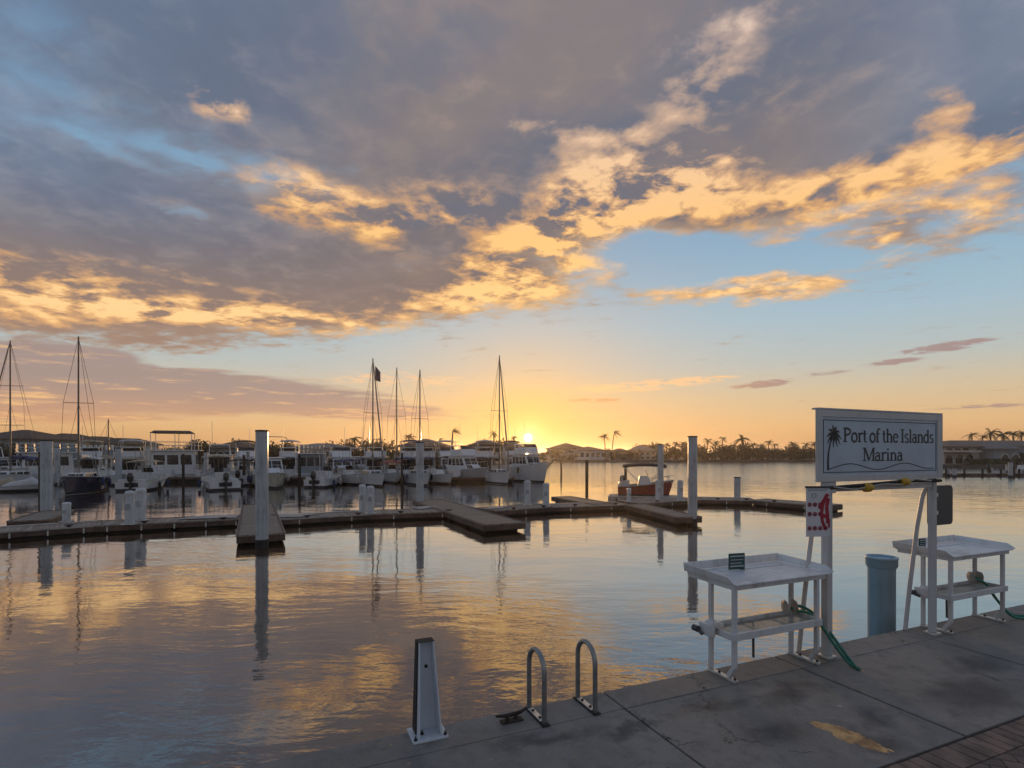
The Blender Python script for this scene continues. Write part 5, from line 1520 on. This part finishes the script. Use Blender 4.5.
sk_ = skiff('small white boat at the right end of the shore dock', (XD(1022, 63.5), 63.5, 0), 5, 5.5, 2.2, 'gel', None, False, 1)
# hedge before the house: trimmed, one object
mb = MB(); random.seed(5)
for k in range(2600):
    x = random.uniform(0, W); z = random.uniform(0.05, 1.0); y = -random.uniform(4.3, 4.9)
    a = random.uniform(0, 6.28); b = random.uniform(-.8, .8); s = random.uniform(.08, .18)
    u = Vector((cos(a), sin(a), b)) * s; v = Vector((-sin(a) * b, cos(a) * b, 1)) * s
    c = Vector((x, y, z)); mb.add([c - u - v, c + u - v, c + u + v, c - u + v], [(0, 1, 2, 3)])
mb.build('foliage', 'hedge', (hd := thing('hedge', 'long low green hedge in front of the big right house', 'hedge', HS.location))); 
MB().box(0, W, -4.75, -4.45, -0.1, 0.65).build('stems', 'trunk', hd)

# ------------------------------------------------------------------ trees
def tree_mesh(seed, w, h, n, leaf):
    random.seed(seed); mb = MB(); cl = []
    for k in range(11):
        a = random.uniform(0, 6.28); r = random.uniform(0, 0.5) ** 0.8 * w
        cl.append((Vector((r * cos(a), r * sin(a) * 0.9, h * random.uniform(0.28, 0.86))), random.uniform(0.16, 0.30) * w))
    for k in range(n):
        c, r = random.choice(cl)
        d = Vector((random.gauss(0, 1), random.gauss(0, 1), random.gauss(0, 0.8))).normalized() * r * random.uniform(0.35, 1.12)
        p = c + d
        if p.z < 0.1: p.z = 0.1 + random.random() * 0.3
        u = Vector((random.gauss(0, 1), random.gauss(0, 1), random.gauss(0, 1))).normalized(); v = u.orthogonal().normalized()
        s = leaf * random.uniform(0.6, 1.4)
        mb.add([p - u * s, p - v * s * 0.55, p + u * s, p + v * s * 0.55], [(0, 1, 2, 3)])
    return mb, cl


def make_tree(seed, w, h, mat, n=900, leaf=0.26):
    mb, cl = tree_mesh(seed, w, h, n, leaf)
    t = thing('shore_tree', 'bushy tree', 'tree', (0, 0, 0))
    mb.build('crown', mat, t)
    tm = MB(); tm.tube([(0, 0, -0.3), (0.05, 0, h * 0.25), (0.0, 0.1, h * 0.5)], [0.16, 0.12, 0.07], 6)
    for c, r in cl[:5]: tm.tube([(0.03, 0, h * 0.22), (c.x * 0.5, c.y * 0.5, h * 0.4), tuple(c)], [0.08, 0.05, 0.02], 5)
    tm.build('trunk', 'trunk', t)
    return t


def make_palm(seed, h, lean, n=20, L=1.9, wind=0.0):
    random.seed(seed)
    t = thing('palm_tree', 'palm', 'palm', (0, 0, 0))
    top = Vector((lean, 0, h))
    pts = [Vector((lean * q * q, 0, -0.3 + (h + 0.3) * q)) for q in (0, .25, .5, .75, 1)]
    MB().tube(pts, [0.2, 0.16, 0.14, 0.13, 0.11], 7).build('trunk', 'trunk', t)
    mb = MB()
    for k in range(n):
        a = 2 * pi * k / n * 2.4 + random.uniform(-.3, .3); el = random.uniform(-0.5, 1.1); ll = L * random.uniform(0.75, 1.1)
        d = Vector((cos(a) * cos(el) + wind, sin(a) * cos(el), sin(el))); d.normalize()
        prev = None; side = d.cross(Vector((0, 0, 1)))
        if side.length < .1: side = Vector((1, 0, 0))
        side.normalize()
        for j in range(7):
            q = j / 6
            p = top + d * ll * q + Vector((wind * 0.5 * q * q, 0, -ll * 0.55 * q * q))
            w = 0.22 * L / 1.9 * (0.35 + 1.0 * sin(pi * min(1, q * 0.9 + .08))) * (1 - q * .5)
            dr = Vector((0, 0, -w * 0.7))
            cur = (p + side * w + dr, p, p - side * w + dr)
            if prev and (j % 1 == 0):
                # leaflets: slats with gaps along each half of the frond
                for s_ in (0, 2):
                    for m in range(3):
                        f0, f1 = m / 3, m / 3 + 0.22
                        a0 = prev[1].lerp(cur[1], f0); a1 = prev[1].lerp(cur[1], f1)
                        b0 = prev[s_].lerp(cur[s_], f0 + .25); b1 = prev[s_].lerp(cur[s_], f1 + .2)
                        mb.add([a0, a1, b1, b0], [(0, 1, 2, 3)])
            prev = cur
    mb.build('crown', 'frond', t)
    return t

protos = [make_tree(21, 4.6, 3.6, 'leafa'), make_tree(22, 5.4, 4.3, 'leafb'), make_tree(23, 3.8, 3.2, 'leafa', 700), make_tree(24, 6.0, 3.9, 'leafb', 1000)]
KIND = ['dark rounded tree', 'tall olive tree', 'small dark tree', 'broad olive tree']
used = [False] * 4
def plant(i, px, d, label, s=1.0, rz=None, group='trees along the far shore', sz=None):
    loc = (XD(px, d), d, LZ - 0.05); rz = random.uniform(0, 6.28) if rz is None else rz
    if not used[i]:
        o = protos[i]; used[i] = True; o.location = loc; o.rotation_euler = (0, 0, rz); o['label'] = label; o['group'] = group
    else: o = dup(protos[i], loc, rz, label, group)
    o.scale = (s, s, sz or s)
    return o
random.seed(77)
# far shore right of the sun
rows = []
px = 556.0
while px < 826:
    rows.append((px, random.uniform(154, 158))); px += random.uniform(6.0, 9.5)
px = 553.0
while px < 945:
    rows.append((px, random.uniform(166, 182))); px += random.uniform(6.5, 9.5)
for px, d in rows:
    if d < 160 and any(a < px < b for a, b in ((574, 606), (634, 656))): continue
    i = random.randrange(4); s = random.choice((0.45, 0.6, 0.75, 0.85, 1.05)) * random.uniform(0.9, 1.1) * (0.8 if d < 160 and px < 660 else 1.0)
    zone = ('right of the sun' if px < 600 else 'between the tall palms and tall pile' if px < 692 else 'between the tall and short piles' if px < 738 else 'between short pile and marina sign' if px < 820 else 'behind the marina sign')
    plant(i, px, d, ('%s on the far shore, %s' % (KIND[i], zone)), s, group='%ss %s' % (KIND[i], zone))
rows = []
px = 118.0
while px < 545:
    if not any(a < px < b for a, b in ((400, 443),)): rows.append((px, random.uniform(118, 128)))
    px += random.uniform(7, 12)
for px, d in rows:
    i = random.randrange(4); s = random.uniform(0.6, 1.15)
    zone = 'left of the jutting pier pile' if px < 262 else 'between the jutting pier pile and the flagged mast' if px < 372 else 'between the flagged mast and the sun'
    plant(i, px, d, '%s behind the moored boats, %s' % (KIND[i], zone), s, group='%ss behind the boats %s' % (KIND[i], zone))
for px, d, s, lab in ((5, 79, .8, 'dark rounded tree at the left frame edge before the pale house'), (22, 80, .7, 'small dark tree before the pale house at the left')):
    plant(0 if px == 5 else 2, px, d, lab, s)
for px, d, s, lab in ((199, 100, 1.1, 'dark rounded tree above the right end of the white houseboat'), (410, 108, 1.2, 'small dark tree topping the peaked brown roof')):
    plant(0 if px == 199 else 2, px, d, lab, s)

pk = []
def palm(px, ytop, d, label, lean=0.0, L=1.9, seed=1, wind=0.0, n=20, group='palms along the shore'):
    """ytop: row of the crown's centre"""
    h = ZD(ytop, d) - LZ
    if 650 < px < 830: h += 0.55; L *= 1.12
    o = make_palm(seed, h, lean, n, L, wind); o.location = (XD(px, d) - lean, d, LZ); o['label'] = label; o['group'] = group
    o.rotation_euler = (0, 0, 0)
    return o
palm(453, 430.5, 92, 'windblown palm above the white hardtop cruiser', 0.3, 1.25, 31, 0.9, 16)
palm(493.5, 433, 98, 'small round headed palm left of the twin line mast', -0.2, 1.3, 32)
palm(354.5, 438, 92, 'low spreading palm left of the flagged mast', 0, 1.7, 33)
palm(409, 436.5, 92, 'spreading palm on the left of the peaked brown roof', 0.2, 1.6, 34)
palm(440, 439, 100, 'thin short palm right of the peaked brown roof', 0, 0.8, 35, 0.4, 12)
palm(604.5, 436, 150.5, 'full headed palm, left one of the two tall palms', -0.2, 2.1, 36)
palm(614.5, 432, 151.5, 'windblown palm, right one of the two tall palms', 0.8, 1.9, 37, 0.9, 16)
palm(514, 437, 110, 'tiny round palm close to the left of the sun', 0, 1.0, 38)
for k, (px, y, d, L, sd_, lab) in enumerate((
        (676, 445, 156, 1.5, 41, 'short palm left of the tall right pile'), (684, 444.5, 160, 1.6, 42, 'short palm touching the tall right pile'),
        (708, 442, 155, 1.8, 43, 'tall thin palm, first one right of the tall right pile'), (716, 444, 157, 1.6, 44, 'shorter palm between two tall palms right of the pile'),
        (723, 440.5, 155, 1.6, 45, 'round headed tall palm left of the lone short pile'), (742, 440, 154, 2.8, 46, 'widest palm, above the lone short pile'),
        (733, 447, 158, 1.6, 47, 'low palm just left of the widest palm'), (753, 446, 156, 1.9, 48, 'low palm just right of the widest palm'),
        (769, 443.5, 155, 1.6, 49, 'tall thin palm midway between the lone short pile and the sign'), (775, 446.5, 158, 1.3, 50, 'small palm beside the tall thin midway palm'),
        (793, 446, 156, 1.9, 51, 'bushy palm left of the sign edge'), (806, 446.5, 157, 1.9, 52, 'bushy palm next to the sign edge'), (667, 446, 158, 1.4, 53, 'small palm right of the pale pile behind the red boat'),
        (814, 445.5, 156, 1.8, 54, 'palm partly cut off by the sign edge'), (762, 447, 157, 1.7, 55, 'low palm left of the tall thin midway palm'))):
    palm(px, y, d, lab, random.uniform(-.5, .5), L, sd_)
palm(972, 434, 116, 'thin fronded palm above the left end of the big house roof', 0, 1.9, 61, 0, 12, 'palms behind the big right house')
for px, y, L, sd_, lab in ((983, 436, 1.5, 62, 'low dark palm left of the thick windblown palm at the big house'), (991, 432, 2.4, 63, 'thick windblown palm behind the big house ridge'), (1003, 434, 2.4, 64, 'wide palm right of the thick windblown palm'), (1013, 433.5, 2.0, 65, 'palm near the right frame edge behind the big house'), (1022, 433.5, 2.1, 66, 'palm cut by the right frame edge behind the big house')):
    palm(px, y, 120, lab, random.uniform(-.4, .4), L, sd_, 0.3, 20, 'palms behind the big right house')
# street lamp with a long arm by the tall pier pile
t = thing('street_lamp', 'thin street lamp with a long curved arm right of the jutting pier pile', 'lamp', (XD(287.5, 75), 75, LZ))
h = ZD(437, 75) - LZ
MB().tube([(0, 0, -0.2), (0, 0, h - 0.5), (-0.15, 0, h - 0.15), (-0.5, 0, h), (-2.3, 0, h + 0.05)], 0.055, 6).build('pole', 'mast', t); MB().box(-2.75, -2.2, -0.1, 0.1, h, h + 0.12).build('lamp_head', 'grey', t, 0.02)
# ------------------------------------------------------------------ the evening air
hz = bpy.data.materials.new('evening_haze'); hz.use_nodes = True
nt = hz.node_tree; nt.nodes.clear()
v = nt.nodes.new('ShaderNodeVolumePrincipled'); v.inputs['Color'].default_value = (0.95, 0.88, 0.80, 1)
v.inputs['Density'].default_value = 0.0006; v.inputs['Anisotropy'].default_value = 0.72
o = nt.nodes.new('ShaderNodeOutputMaterial'); nt.links.new(v.outputs[0], o.inputs['Volume'])
mb = MB(); mb.box(-4100, 4100, -120, 6100, -4.0, 14.5)
hb = mb.build('haze', hz, kind='stuff')
scene.cycles.volume_bounces = 0
